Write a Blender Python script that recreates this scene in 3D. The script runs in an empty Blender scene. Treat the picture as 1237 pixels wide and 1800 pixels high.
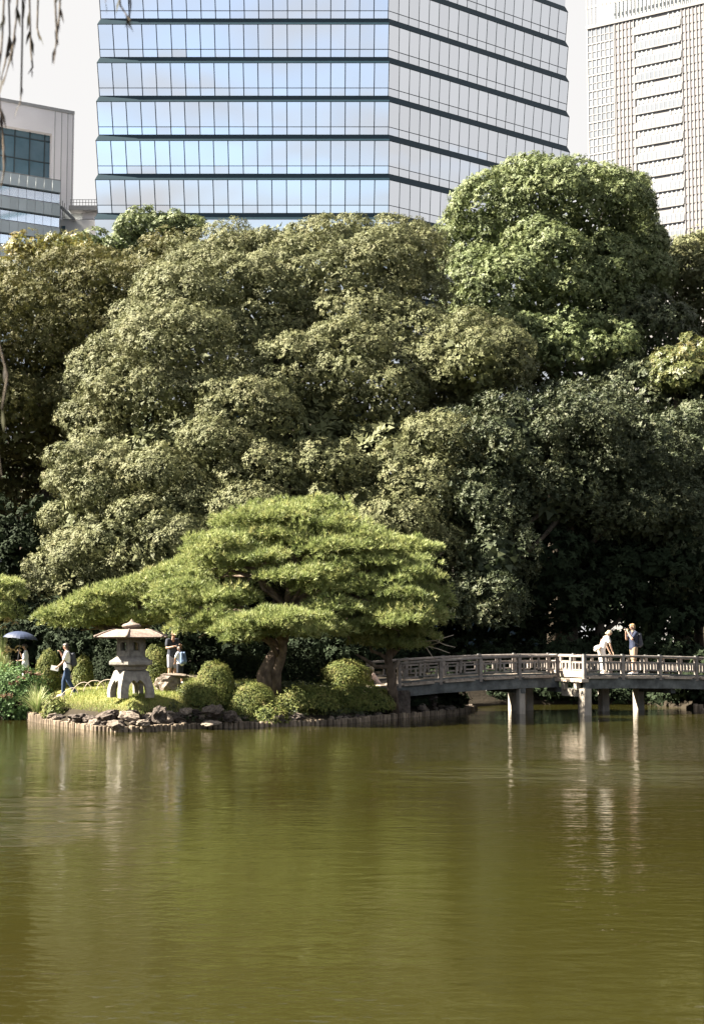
import bpy, bmesh, math, random
import numpy as np
from mathutils import Vector, Matrix, noise as mnoise

sc = bpy.context.scene
C = sc.collection
R = math.radians

# ------------------------------------------------------------------ camera
EYE = 2.77
PITCH = math.atan(220 / 2500.0)
FPX = 2500.0
cam_d = bpy.data.cameras.new("camera")
cam = bpy.data.objects.new("camera", cam_d)
C.objects.link(cam)
cam.location = (0, 0, EYE)
cam.rotation_euler = (math.pi / 2 + PITCH, 0, 0)
cam_d.sensor_fit = 'VERTICAL'
cam_d.sensor_height = 36.0
cam_d.sensor_width = 36.0 * 1237 / 1800
cam_d.lens = 50.0
cam_d.clip_start = 0.1
cam_d.clip_end = 6000
cam_d.dof.use_dof = True
cam_d.dof.focus_distance = 50.0
cam_d.dof.aperture_fstop = 5.6
sc.camera = cam

# ------------------------------------------------------------------ light
SUN_EL = R(42)
SUN_AZ = math.atan2(-0.02, -1.0)          # direction towards the sun in the xy plane
sdir = Vector((math.cos(SUN_AZ) * math.cos(SUN_EL), math.sin(SUN_AZ) * math.cos(SUN_EL), math.sin(SUN_EL)))
sun_d = bpy.data.lights.new("sun", 'SUN')
sun_d.energy = 5.0
sun_d.angle = R(0.53)
sun_d.color = (1.0, 0.91, 0.76)
sun = bpy.data.objects.new("sun", sun_d)
C.objects.link(sun)
sun.rotation_euler = sdir.to_track_quat('Z', 'Y').to_euler()

w = bpy.data.worlds.new("World")
sc.world = w
w.use_nodes = True
nt = w.node_tree
N, L = nt.nodes, nt.links
N.clear()
def wn(t, **k):
    n = N.new(t)
    for a, b in k.items():
        setattr(n, a, b)
    return n
out = wn('ShaderNodeOutputWorld')
bg = wn('ShaderNodeBackground')
sky = wn('ShaderNodeTexSky', sky_type='NISHITA', sun_disc=False)
sky.sun_elevation = SUN_EL
sky.sun_rotation = math.atan2(sdir.x, sdir.y)
sky.air_density = 1.0
sky.dust_density = 3.0
SKY_S = 0.05
bg.inputs['Strength'].default_value = SKY_S
tc = wn('ShaderNodeTexCoord')
sep = wn('ShaderNodeSeparateXYZ')
L.new(tc.outputs['Generated'], sep.inputs[0])
# clouds: the direction flattened onto a high layer
zc = wn('ShaderNodeMath', operation='MAXIMUM'); zc.inputs[1].default_value = 0.0
L.new(sep.outputs['Z'], zc.inputs[0])
za = wn('ShaderNodeMath', operation='ADD'); za.inputs[1].default_value = 0.16
L.new(zc.outputs[0], za.inputs[0])
dx = wn('ShaderNodeMath', operation='DIVIDE'); dy = wn('ShaderNodeMath', operation='DIVIDE')
L.new(sep.outputs['X'], dx.inputs[0]); L.new(za.outputs[0], dx.inputs[1])
L.new(sep.outputs['Y'], dy.inputs[0]); L.new(za.outputs[0], dy.inputs[1])
cmb = wn('ShaderNodeCombineXYZ')
L.new(dx.outputs[0], cmb.inputs[0]); L.new(dy.outputs[0], cmb.inputs[1])
cmb.inputs[2].default_value = 3.7
nz = wn('ShaderNodeTexNoise')
nz.inputs['Scale'].default_value = 1.5
nz.inputs['Detail'].default_value = 6
nz.inputs['Roughness'].default_value = 0.5
nz.inputs['Distortion'].default_value = 0.35
L.new(cmb.outputs[0], nz.inputs['Vector'])
rp = wn('ShaderNodeValToRGB')
rp.color_ramp.elements[0].position = 0.17
rp.color_ramp.elements[1].position = 0.44
# a fuller cloud bank over the city side, broken cloud behind the camera
bank = wn('ShaderNodeMath', operation='MULTIPLY_ADD'); bank.inputs[1].default_value = 0.20
L.new(sep.outputs['Y'], bank.inputs[0]); L.new(nz.outputs['Fac'], bank.inputs[2])
L.new(bank.outputs[0], rp.inputs[0])
# bright haze low over the city, all the way round
hz = wn('ShaderNodeMapRange'); hz.clamp = True
hz.inputs['From Min'].default_value = 0.05; hz.inputs['From Max'].default_value = 0.2
hz.inputs['To Min'].default_value = 1.0; hz.inputs['To Max'].default_value = 0.0
L.new(sep.outputs['Z'], hz.inputs['Value'])
mx = wn('ShaderNodeMath', operation='MAXIMUM')
L.new(rp.outputs[0], mx.inputs[0]); L.new(hz.outputs[0], mx.inputs[1])
cs = wn('ShaderNodeMixRGB')
L.new(mx.outputs[0], cs.inputs['Fac'])
L.new(sky.outputs[0], cs.inputs['Color1'])
CL = 0.109 / SKY_S
cs.inputs['Color2'].default_value = (CL * 1.0, CL * 0.985, CL * 0.975, 1)
L.new(cs.outputs[0], bg.inputs['Color'])
L.new(bg.outputs[0], out.inputs['Surface'])

sc.view_settings.view_transform = 'Standard'
sc.view_settings.look = 'None'
sc.view_settings.gamma = 1.0
sc.view_settings.exposure = 3.12
sc.view_settings.use_curve_mapping = False
sc.render.engine = 'CYCLES'
sc.cycles.max_bounces = 6
sc.cycles.diffuse_bounces = 3
sc.cycles.glossy_bounces = 3
sc.cycles.transmission_bounces = 3
sc.cycles.caustics_reflective = False
sc.cycles.caustics_refractive = False

# ------------------------------------------------------------------ helpers
rng = np.random.default_rng(11)
rnd = random.Random(5)
cp, sp = math.cos(PITCH), math.sin(PITCH)

def ray(px, py):
    a = (px - 618.5) / FPX
    b = (900 - py) / FPX
    return np.array((a, cp - b * sp, sp + b * cp))
def W(px, py, d):
    r = ray(px, py)
    k = d / r[1]
    return np.array((r[0] * k, d, EYE + r[2] * k))
def G(px, py, z=0.0):
    r = ray(px, py)
    k = (z - EYE) / r[2]
    return np.array((r[0] * k, r[1] * k, z))
def zpy(py, d):
    return float(W(618.5, py, d)[2])

def smooth(t):
    t = np.clip(t, 0, 1)
    return t * t * (3 - 2 * t)

class MB:
    """collects vertices and faces for one mesh object (world coordinates)"""
    def __init__(s):
        s.v = []; s.f = []
    def add(s, vs, fs):
        o = len(s.v)
        s.v.extend([tuple(p) for p in vs])
        s.f.extend([tuple(i + o for i in f) for f in fs])
        return s
    def box(s, c, size, rot=None):
        """box centred on c, axes from the 3x3 matrix rot"""
        m = rot or Matrix.Identity(3)
        c = Vector(c)
        vs = []
        for x in (-.5, .5):
            for y in (-.5, .5):
                for z in (-.5, .5):
                    vs.append(c + m @ Vector((x * size[0], y * size[1], z * size[2])))
        return s.add(vs, [(0, 1, 3, 2), (4, 6, 7, 5), (0, 4, 5, 1), (2, 3, 7, 6), (0, 2, 6, 4), (1, 5, 7, 3)])
    def bar(s, a, b, wd, ht, up=(0, 0, 1), bev=0.0):
        a, b = Vector(a), Vector(b)
        d = (b - a); ln = d.length; d.normalize()
        side = d.cross(Vector(up)).normalized()
        u = side.cross(d).normalized()
        m = Matrix((d, side, u)).transposed()
        if bev <= 0:
            return s.box((a + b) / 2, (ln, wd, ht), m)
        prof = [(-wd/2+bev, -ht/2), (wd/2-bev, -ht/2), (wd/2, -ht/2+bev), (wd/2, ht/2-bev), (wd/2-bev, ht/2), (-wd/2+bev, ht/2), (-wd/2, ht/2-bev), (-wd/2, -ht/2+bev)]
        vs = [a + side * p + u * q for p, q in prof] + [b + side * p + u * q for p, q in prof]
        fs = [(i, (i+1) % 8, 8 + (i+1) % 8, 8 + i) for i in range(8)] + [tuple(range(7, -1, -1)), tuple(range(8, 16))]
        return s.add(vs, fs)
    def tube(s, pts, rad, n=8, cap=True):
        pts = [Vector(p) for p in pts]
        vs = []; fs = []
        up = Vector((0, 0, 1))
        prev = None
        for i, p in enumerate(pts):
            d = (pts[min(i + 1, len(pts) - 1)] - pts[max(i - 1, 0)])
            if d.length < 1e-9: d = Vector((0, 0, 1))
            d.normalize()
            if prev is None:
                a = d.cross(up)
                if a.length < 1e-3: a = d.cross(Vector((1, 0, 0)))
            else:
                a = prev - d * prev.dot(d)
            a.normalize(); prev = a
            b = d.cross(a)
            r = rad[i] if hasattr(rad, '__len__') else rad
            for k in range(n):
                t = 2 * math.pi * k / n
                vs.append(p + (a * math.cos(t) + b * math.sin(t)) * r)
        for i in range(len(pts) - 1):
            for k in range(n):
                fs.append((i*n+k, i*n+(k+1) % n, (i+1)*n+(k+1) % n, (i+1)*n+k))
        if cap:
            fs.append(tuple(range(n - 1, -1, -1)))
            fs.append(tuple((len(pts)-1)*n + k for k in range(n)))
        return s.add(vs, fs)
    def lathe(s, c, prof, n=20, rot=0.0, sx=1, sy=1):
        vs = []; fs = []
        for r, z in prof:
            for k in range(n):
                t = rot + 2 * math.pi * k / n
                vs.append((c[0] + r * sx * math.cos(t), c[1] + r * sy * math.sin(t), c[2] + z))
        m = len(prof)
        for i in range(m - 1):
            for k in range(n):
                fs.append((i*n+k, i*n+(k+1) % n, (i+1)*n+(k+1) % n, (i+1)*n+k))
        fs.append(tuple(range(n - 1, -1, -1)))
        fs.append(tuple((m-1)*n + k for k in range(n)))
        return s.add(vs, fs)
    def build(s, name, mat, parent=None, smoothed=False):
        me = bpy.data.meshes.new(name)
        off = Vector((0, 0, 0))
        p = parent
        while p is not None:
            off += Vector(p.location); p = p.parent
        vs = [(a[0] - off.x, a[1] - off.y, a[2] - off.z) for a in s.v]
        me.from_pydata(vs, [], s.f)
        me.materials.append(mat)
        if smoothed:
            me.polygons.foreach_set('use_smooth', [True] * len(me.polygons))
        o = bpy.data.objects.new(name, me)
        C.objects.link(o)
        if parent: o.parent = parent
        return o

def tag(o, label=None, cat=None, group=None, kind=None):
    if label: o['label'] = label
    if cat: o['category'] = cat
    if group: o['group'] = group
    if kind: o['kind'] = kind
    return o
def thing(name, label, cat, loc=(0, 0, 0), group=None):
    o = bpy.data.objects.new(name, None)
    o.empty_display_size = 0.3
    C.objects.link(o)
    o.location = tuple(float(a) for a in loc)
    return tag(o, label, cat, group)
def child(name, mesh, parent, loc=(0, 0, 0), rot=None, scale=None):
    """a part that shares mesh data; loc in world coordinates"""
    o = bpy.data.objects.new(name, mesh)
    C.objects.link(o)
    o.parent = parent
    off = Vector((0, 0, 0)); p = parent
    while p is not None:
        off += Vector(p.location); p = p.parent
    o.location = Vector(loc) - off
    if rot: o.rotation_euler = rot
    if scale: o.scale = scale
    return o

def raw_mesh(name, verts, tris, mat, parent=None, tint=None, tri_n=3):
    """fast mesh from numpy arrays of triangles"""
    me = bpy.data.meshes.new(name)
    off = np.zeros(3); p = parent
    while p is not None:
        off += np.array(p.location); p = p.parent
    verts = (verts - off).astype(np.float32)
    nf = len(tris)
    me.vertices.add(len(verts)); me.vertices.foreach_set('co', verts.ravel())
    me.loops.add(nf * tri_n); me.loops.foreach_set('vertex_index', tris.astype(np.int32).ravel())
    me.polygons.add(nf)
    me.polygons.foreach_set('loop_start', (np.arange(nf) * tri_n).astype(np.int32))
    me.polygons.foreach_set('loop_total', np.full(nf, tri_n, np.int32))
    if tint is not None:
        at = me.attributes.new('tint', 'FLOAT', 'FACE')
        at.data.foreach_set('value', tint.astype(np.float32))
    me.update(calc_edges=True)
    me.materials.append(mat)
    o = bpy.data.objects.new(name, me)
    C.objects.link(o)
    if parent: o.parent = parent
    return o

# ------------------------------------------------------------------ materials
def principled(name):
    m = bpy.data.materials.new(name)
    m.use_nodes = True
    return m, m.node_tree, m.node_tree.nodes['Principled BSDF']
def mat(name, c1, c2=None, rough=0.7, scale=6.0, bump=0.0, bscale=None, spec=0.3, metal=0.0, detail=5, stretch=None, rand=0.0):
    """base colour mottled between c1 and c2 with object-space noise"""
    m, t, p = principled(name)
    n, l = t.nodes, t.links
    p.inputs['Roughness'].default_value = rough
    p.inputs['Specular IOR Level'].default_value = spec
    p.inputs['Metallic'].default_value = metal
    co = n.new('ShaderNodeTexCoord')
    mp = n.new('ShaderNodeMapping')
    l.new(co.outputs['Object'], mp.inputs['Vector'])
    if stretch: mp.inputs['Scale'].default_value = stretch
    c2 = c2 or tuple(a * 0.8 for a in c1)
    z = n.new('ShaderNodeTexNoise')
    z.inputs['Scale'].default_value = scale
    z.inputs['Detail'].default_value = detail
    z.inputs['Roughness'].default_value = 0.6
    l.new(mp.outputs[0], z.inputs['Vector'])
    r = n.new('ShaderNodeValToRGB')
    r.color_ramp.elements[0].position = 0.36
    r.color_ramp.elements[1].position = 0.64
    r.color_ramp.elements[0].color = (*c1, 1)
    r.color_ramp.elements[1].color = (*c2, 1)
    l.new(z.outputs['Fac'], r.inputs[0])
    src = r.outputs[0]
    if rand:
        oi = n.new('ShaderNodeObjectInfo')
        mr = n.new('ShaderNodeMapRange')
        mr.inputs['To Min'].default_value = 1 - rand; mr.inputs['To Max'].default_value = 1 + rand
        l.new(oi.outputs['Random'], mr.inputs['Value'])
        hv = n.new('ShaderNodeHueSaturation')
        l.new(mr.outputs[0], hv.inputs['Value']); l.new(src, hv.inputs['Color'])
        src = hv.outputs[0]
    l.new(src, p.inputs['Base Color'])
    if bump:
        z2 = n.new('ShaderNodeTexNoise')
        z2.inputs['Scale'].default_value = bscale or scale * 4
        z2.inputs['Detail'].default_value = 6
        l.new(mp.outputs[0], z2.inputs['Vector'])
        b = n.new('ShaderNodeBump')
        b.inputs['Strength'].default_value = 0.9
        b.inputs['Distance'].default_value = bump
        l.new(z2.outputs['Fac'], b.inputs['Height'])
        l.new(b.outputs[0], p.inputs['Normal'])
    return m
def leaf_mat(name, cols, rough=0.5, spec=0.4, trans=0.22):
    """leaf colour picked per leaf from the tint attribute"""
    m, t, p = principled(name)
    n, l = t.nodes, t.links
    a = n.new('ShaderNodeAttribute'); a.attribute_name = 'tint'
    r = n.new('ShaderNodeValToRGB')
    e = r.color_ramp.elements
    while len(e) < len(cols): e.new(0.5)
    for i, c in enumerate(cols):
        e[i].position = i / (len(cols) - 1); e[i].color = (*c, 1)
    l.new(a.outputs['Fac'], r.inputs[0])
    l.new(r.outputs[0], p.inputs['Base Color'])
    p.inputs['Roughness'].default_value = rough
    p.inputs['Specular IOR Level'].default_value = spec
    tr = n.new('ShaderNodeBsdfTranslucent')
    l.new(r.outputs[0], tr.inputs['Color'])
    mx = n.new('ShaderNodeMixShader'); mx.inputs[0].default_value = trans
    l.new(p.outputs[0], mx.inputs[1]); l.new(tr.outputs[0], mx.inputs[2])
    l.new(mx.outputs[0], n['Material Output'].inputs['Surface'])
    return m
def plain(name, c, rough=0.7, spec=0.3, metal=0.0):
    m, t, p = principled(name)
    p.inputs['Base Color'].default_value = (*c, 1)
    p.inputs['Roughness'].default_value = rough
    p.inputs['Specular IOR Level'].default_value = spec
    p.inputs['Metallic'].default_value = metal
    return m

M = {}
M['oak'] = leaf_mat('evergreen oak leaf', [(.064,.072,.031), (.09,.098,.042), (.118,.122,.057), (.138,.132,.063)], rough=.66, spec=.2, trans=.15)
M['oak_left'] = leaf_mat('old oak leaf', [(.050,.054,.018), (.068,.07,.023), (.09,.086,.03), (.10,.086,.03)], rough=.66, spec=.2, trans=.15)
M['camphor'] = leaf_mat('camphor leaf', [(.045,.062,.024), (.085,.11,.042), (.125,.15,.062), (.14,.155,.065)], rough=.6, spec=.25, trans=.2)
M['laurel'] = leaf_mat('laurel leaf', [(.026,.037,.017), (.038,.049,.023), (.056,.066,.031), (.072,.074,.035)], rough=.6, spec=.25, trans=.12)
M['yellowish'] = leaf_mat('yellowing leaf', [(.07,.075,.018), (.12,.12,.03), (.17,.15,.04), (.17,.12,.04)], rough=.5, spec=.35, trans=.3)
M['lime'] = leaf_mat('bright leaf', [(.05,.065,.02), (.09,.105,.036), (.13,.135,.05), (.15,.13,.05)], rough=.5, spec=.35, trans=.3)
M['under'] = leaf_mat('understorey leaf', [(.008,.013,.006), (.014,.022,.010), (.02,.029,.013)], rough=.8, spec=.1, trans=.08)  # leaf colour darkened to carry the deep shade under the trees
M['pine'] = leaf_mat('pine needle', [(.07,.095,.03), (.155,.19,.062), (.25,.28,.105), (.29,.285,.115)], rough=.55, spec=.3, trans=.32)
M['azalea'] = leaf_mat('azalea leaf', [(.04,.055,.014), (.085,.105,.026), (.13,.14,.035), (.14,.12,.045)], rough=.65, spec=.18, trans=.15)
M['holly'] = leaf_mat('holly leaf', [(.035,.065,.02), (.06,.11,.035), (.10,.16,.05)], rough=.6, spec=.18, trans=.15)
M['rust'] = leaf_mat('rusty leaf', [(.075,.04,.018), (.11,.055,.024), (.10,.065,.028)], rough=.6, spec=.3, trans=.2)
M['blade'] = leaf_mat('grass blade', [(.10,.14,.03), (.17,.21,.05), (.25,.26,.08), (.32,.28,.13)], rough=.6, spec=.3, trans=.25)
M['reed'] = leaf_mat('ornamental grass blade', [(.13,.19,.05), (.2,.26,.09), (.34,.36,.18), (.42,.38,.22)], rough=.55, spec=.3, trans=.25)
M['plume'] = leaf_mat('plume', [(.35,.28,.15), (.45,.36,.2), (.5,.42,.26)], rough=.8, spec=.2, trans=.3)
M['willow'] = leaf_mat('willow leaf', [(.016,.012,.012), (.022,.018,.014), (.035,.036,.012)], rough=.7, spec=.1, trans=.2)
M['bark'] = mat('bark', (.07,.055,.04), (.03,.024,.018), .9, 5, .03, 14, .2)
M['pinebark'] = mat('pine bark', (.14,.105,.078), (.05,.036,.027), .9, 5, .04, 11, .2, stretch=(1, 1, .5))
M['twig'] = mat('dead twig', (.42,.36,.29), (.3,.25,.2), .8, 8)
M['stone'] = mat('lantern granite', (.23,.212,.185), (.14,.128,.115), .88, 7, .012, 40, .25)
M['roofstone'] = mat('weathered roof stone', (.20,.155,.13), (.11,.088,.075), .9, 5, .02, 22, .2)
M['rock'] = mat('lava rock', (.10,.082,.07), (.035,.028,.024), .95, 4, .05, 12, .2, rand=.35)
M['palerock'] = mat('pale rock', (.20,.165,.135), (.10,.08,.065), .92, 4, .04, 12, .2, rand=.2)
M['log'] = mat('weathered log', (.19,.15,.11), (.09,.07,.052), .9, 9, .01, 30, .2, stretch=(1, 1, .35), rand=.35)
M['wood'] = mat('weathered bridge timber', (.21,.186,.168), (.12,.105,.096), .85, 5, .006, 30, .25, rand=.18)
M['deck'] = mat('deck plank', (.30,.255,.21), (.2,.165,.135), .85, 6, .006, 30, .25, rand=.2)
M['conc'] = mat('aged concrete pier', (.30,.27,.23), (.19,.17,.145), .9, 3, .01, 25, .25, stretch=(1, 1, .5))
M['beam'] = mat('dark bridge beam', (.12,.127,.124), (.05,.053,.053), .9, 2.5, .01, 20, .2)  # darker mottled grey for beams, post caps and kick rails
# ------------------------------------------------------------------ ground and water
front_px = [(-130, 1260), (0, 1262.5), (48, 1264), (62, 1269), (100, 1275), (170, 1284.5), (215, 1287), (255, 1286), (330, 1281),
            (480, 1277.5), (600, 1272.5), (660, 1267), (700, 1262.5), (760, 1258), (815, 1252), (832, 1249)]
shore = [tuple(G(a, b)[:2]) for a, b in front_px]
sh_front = list(shore)
land = [(-1600., 47.0), (-40., 47.0)] + shore + [(4.9, 55.2), (4.6, 57.0), (6.5, 59.0), (9, 59.6), (12.4, 59.2), (12.9, 56), (12.75, 52.6), (13.5, 51.8), (18, 51), (40, 49), (1600, 48), (1600, 2600), (-1600, 2600)]
near = [(-1600, -400), (1600, -400), (1600, 8.0), (20, 8.2), (6, 7.6), (0, 7.9), (-7, 7.5), (-30, 8.4), (-1600, 8.2)]
def sdf(poly, x, y):
    x = np.asarray(x, float); y = np.asarray(y, float)
    best = np.full(x.shape, 1e9); inside = np.zeros(x.shape, bool)
    for i in range(len(poly)):
        ax, ay = poly[i]; bx, by = poly[(i + 1) % len(poly)]
        ex, ey = bx - ax, by - ay
        t = np.clip(((x - ax) * ex + (y - ay) * ey) / (ex * ex + ey * ey + 1e-12), 0, 1)
        best = np.minimum(best, np.hypot(x - ax - t * ex, y - ay - t * ey))
        cond = ((ay > y) != (by > y))
        with np.errstate(divide='ignore', invalid='ignore'):
            xi = ex * (y - ay) / (by - ay if by != ay else 1e-12) + ax
        inside ^= cond & (x < xi)
    return np.where(inside, best, -best)
def terr(x, y):
    s = np.maximum(sdf(land, x, y), sdf(near, x, y))
    run = 1.7 + 1.1 * smooth((x + 6.2) / 2.6) * (1 - smooth((x - .6) / 2.0)) * (y > 20)
    up = 0.10 + 0.88 * smooth((s + .05) / run) + 0.25 * smooth((s - 1.4) / 3.0)
    dn = 0.10 - 1.0 * smooth((-s + 0.0) / 0.12)
    lump = 0.035 * np.sin(x * 1.7 + y * .6) * np.cos(y * 1.3 - x * .4) * (np.abs(y) < 120)
    return np.where(s >= 0, up + lump * smooth(s / 1.5), dn)
def tz(x, y):
    return float(terr(np.array([x]), np.array([y]))[0])

def spaced(a, b, fine0, fine1, step, grow=1.22):
    v = list(np.arange(fine0, fine1 + 1e-6, step))
    s = step; q = fine1
    while q < b:
        s *= grow; q = min(b, q + s); v.append(q)
    s = step; q = fine0
    while q > a:
        s *= grow; q = max(a, q - s); v.insert(0, q)
    return np.array(v)
gx = spaced(-1500, 1500, -15, 16, .22)
gy = np.unique(np.concatenate([spaced(-380, 12, 6.5, 9, .22), spaced(12, 2500, 40.5, 61, .22)]))
GX, GY = np.meshgrid(gx, gy)
GZ = terr(GX, GY)
gv = np.stack([GX.ravel(), GY.ravel(), GZ.ravel()], 1)
nx_, ny_ = len(gx), len(gy)
ii = np.arange(nx_ - 1)[None, :] + nx_ * np.arange(ny_ - 1)[:, None]
quads = np.stack([ii, ii + 1, ii + nx_ + 1, ii + nx_], -1).reshape(-1, 4)
M['lawn'] = mat('short lawn and soil', (.12, .12, .035), (.17, .155, .055), .95, 1.3, .03, 9, .1)
# bare soil away from the lawn, darkened to carry the far bank's shade
def soil(m):
    t = m.node_tree; n, l = t.nodes, t.links
    p = n['Principled BSDF']
    old = p.inputs['Base Color'].links[0].from_socket
    at = n.new('ShaderNodeAttribute'); at.attribute_name = 'lawn'
    mx = n.new('ShaderNodeMixRGB')
    mx.inputs['Color1'].default_value = (.020, .016, .011, 1)
    l.new(at.outputs['Fac'], mx.inputs['Fac']); l.new(old, mx.inputs['Color2'])
    l.new(mx.outputs[0], p.inputs['Base Color'])
soil(M['lawn'])
ground = raw_mesh('ground', gv, quads, M['lawn'], tri_n=4)
ground.data.polygons.foreach_set('use_smooth', [True] * len(ground.data.polygons))
lawn_mask = smooth((sdf(land, gv[:, 0], gv[:, 1]) - .75) / .5) * (gv[:, 1] < 53) * (gv[:, 0] < 1.5)
la = ground.data.attributes.new('lawn', 'FLOAT', 'POINT'); la.data.foreach_set('value', lawn_mask.astype(np.float32))
tag(ground, kind='structure')

def water_mat():
    m, t, p = principled('green pond water')
    n, l = t.nodes, t.links
    p.inputs['Roughness'].default_value = 0.045
    p.inputs['IOR'].default_value = 1.33
    p.inputs['Specular IOR Level'].default_value = 0.5
    co = n.new('ShaderNodeTexCoord')
    def noise(scale, stretch, detail, rot=0.0, dist=0.0):
        mp = n.new('ShaderNodeMapping'); mp.inputs['Scale'].default_value = stretch; mp.inputs['Rotation'].default_value = (0, 0, rot)
        l.new(co.outputs['Object'], mp.inputs['Vector'])
        z = n.new('ShaderNodeTexNoise'); z.inputs['Scale'].default_value = scale; z.inputs['Detail'].default_value = detail
        z.inputs['Distortion'].default_value = dist
        l.new(mp.outputs[0], z.inputs['Vector'])
        return z.outputs['Fac']
    # silt: slow change of the water's own colour
    r = n.new('ShaderNodeValToRGB')
    r.color_ramp.elements[0].position = .35; r.color_ramp.elements[1].position = .65
    r.color_ramp.elements[0].color = (.0140, .0122, .0030, 1); r.color_ramp.elements[1].color = (.0160, .0154, .0032, 1)
    l.new(noise(.09, (1, 1, 1), 2), r.inputs[0])
    l.new(r.outputs[0], p.inputs['Base Color'])
    fine = noise(1.0, (3.6, 7.0, 1), 4, .12, .3)
    mid = noise(1.0, (.8, 1.7, 1), 2, -.25, .4)
    # breeze patches: rougher water where a gust touches the pond
    gust = noise(.22, (1, 1.5, 1), 3)
    def patch(cx, cy, rx, ry):
        mp = n.new('ShaderNodeMapping'); mp.vector_type = 'TEXTURE'
        mp.inputs['Location'].default_value = (cx, cy, 0); mp.inputs['Scale'].default_value = (rx, ry, 1)
        l.new(co.outputs['Object'], mp.inputs['Vector'])
        ln = n.new('ShaderNodeVectorMath'); ln.operation = 'LENGTH'; l.new(mp.outputs[0], ln.inputs[0])
        mr = n.new('ShaderNodeMapRange'); mr.interpolation_type = 'SMOOTHSTEP'
        mr.inputs['From Min'].default_value = 1.5; mr.inputs['From Max'].default_value = .1
        mr.inputs['To Min'].default_value = 0; mr.inputs['To Max'].default_value = 1
        l.new(ln.outputs['Value'], mr.inputs['Value'])
        return mr.outputs[0]
    pq = n.new('ShaderNodeMath'); pq.operation = 'ADD'
    l.new(patch(-5.6, 21.8, 1.9, 3.6), pq.inputs[0]); l.new(patch(5.2, 29.5, 4.5, 2.6), pq.inputs[1])
    rag = n.new('ShaderNodeMapRange'); rag.inputs['From Min'].default_value = .42; rag.inputs['From Max'].default_value = .62
    l.new(noise(1.1, (.55, 1.6, 1), 5), rag.inputs['Value'])
    pa = n.new('ShaderNodeMath'); pa.operation = 'MULTIPLY'; l.new(pq.outputs[0], pa.inputs[0]); l.new(rag.outputs[0], pa.inputs[1])
    ro = n.new('ShaderNodeMath'); ro.operation = 'MULTIPLY_ADD'; ro.inputs[1].default_value = .13; ro.inputs[2].default_value = .045
    l.new(pa.outputs[0], ro.inputs[0]); l.new(ro.outputs[0], p.inputs['Roughness'])
    gr0 = n.new('ShaderNodeMapRange'); gr0.inputs['From Min'].default_value = .36; gr0.inputs['From Max'].default_value = .66
    gr0.inputs['To Min'].default_value = .5; gr0.inputs['To Max'].default_value = 1.3
    l.new(gust, gr0.inputs['Value'])
    gr = n.new('ShaderNodeMath'); gr.operation = 'MULTIPLY_ADD'; gr.inputs[1].default_value = 14.0
    l.new(pa.outputs[0], gr.inputs[0]); l.new(gr0.outputs[0], gr.inputs[2])
    mf = n.new('ShaderNodeMath'); mf.operation = 'MULTIPLY'; l.new(fine, mf.inputs[0]); l.new(gr.outputs[0], mf.inputs[1])
    mm = n.new('ShaderNodeMath'); mm.operation = 'MULTIPLY_ADD'; l.new(mid, mm.inputs[0]); mm.inputs[1].default_value = 1.6; l.new(mf.outputs[0], mm.inputs[2])
    b = n.new('ShaderNodeBump'); b.inputs['Strength'].default_value = 1.0; b.inputs['Distance'].default_value = .0085
    l.new(mm.outputs[0], b.inputs['Height']); l.new(b.outputs[0], p.inputs['Normal'])
    return m
M['water'] = water_mat()
wv = []
wx = [-1500, -60, 0, 60, 1500]; wy = [5, 30, 45, 64]
pond = MB()
for y in wy:
    for x in wx: wv.append((x, y, 0))
pond.add(wv, [(j*5+i, j*5+i+1, (j+1)*5+i+1, (j+1)*5+i) for j in range(3) for i in range(4)])
pond = pond.build('pond_water', M['water'])
tag(pond, kind='structure')

# ------------------------------------------------------------------ leaves
def frame(n):
    n = n / np.linalg.norm(n, axis=1, keepdims=True)
    a = np.where(np.abs(n[:, 2:3]) < .9, np.array([[0, 0, 1.]]), np.array([[1., 0, 0]]))
    t = np.cross(n, a); t /= np.linalg.norm(t, axis=1, keepdims=True)
    return n, t, np.cross(n, t)
def leaf_arrays(base, axis, nrm, Ln, Wd, fold=.18, tri=False):
    """each leaf is two triangles folded along its midrib"""
    side = np.cross(axis, nrm); side /= np.maximum(np.linalg.norm(side, axis=1, keepdims=True), 1e-6)
    if tri:          # one pointed triangle, for leaves a couple of pixels long
        m1 = base + axis * (Ln * .16)[:, None]
        v = np.stack([m1 + side * (Wd * .62)[:, None], base + axis * (Ln * 1.05)[:, None], m1 - side * (Wd * .62)[:, None]], 1)
        return v.reshape(-1, 3), np.arange(len(base) * 3).reshape(-1, 3)
    mid = base + axis * (Ln * .45)[:, None] + nrm * (Wd * fold)[:, None]
    v = np.stack([base, mid + side * (Wd * .5)[:, None], base + axis * Ln[:, None], mid - side * (Wd * .5)[:, None]], 1)
    k = np.arange(len(base))[:, None] * 4
    t = np.concatenate([k + np.array([[0, 1, 2]]), k + np.array([[0, 2, 3]])], 1).reshape(-1, 3)
    return v.reshape(-1, 3), t
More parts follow.
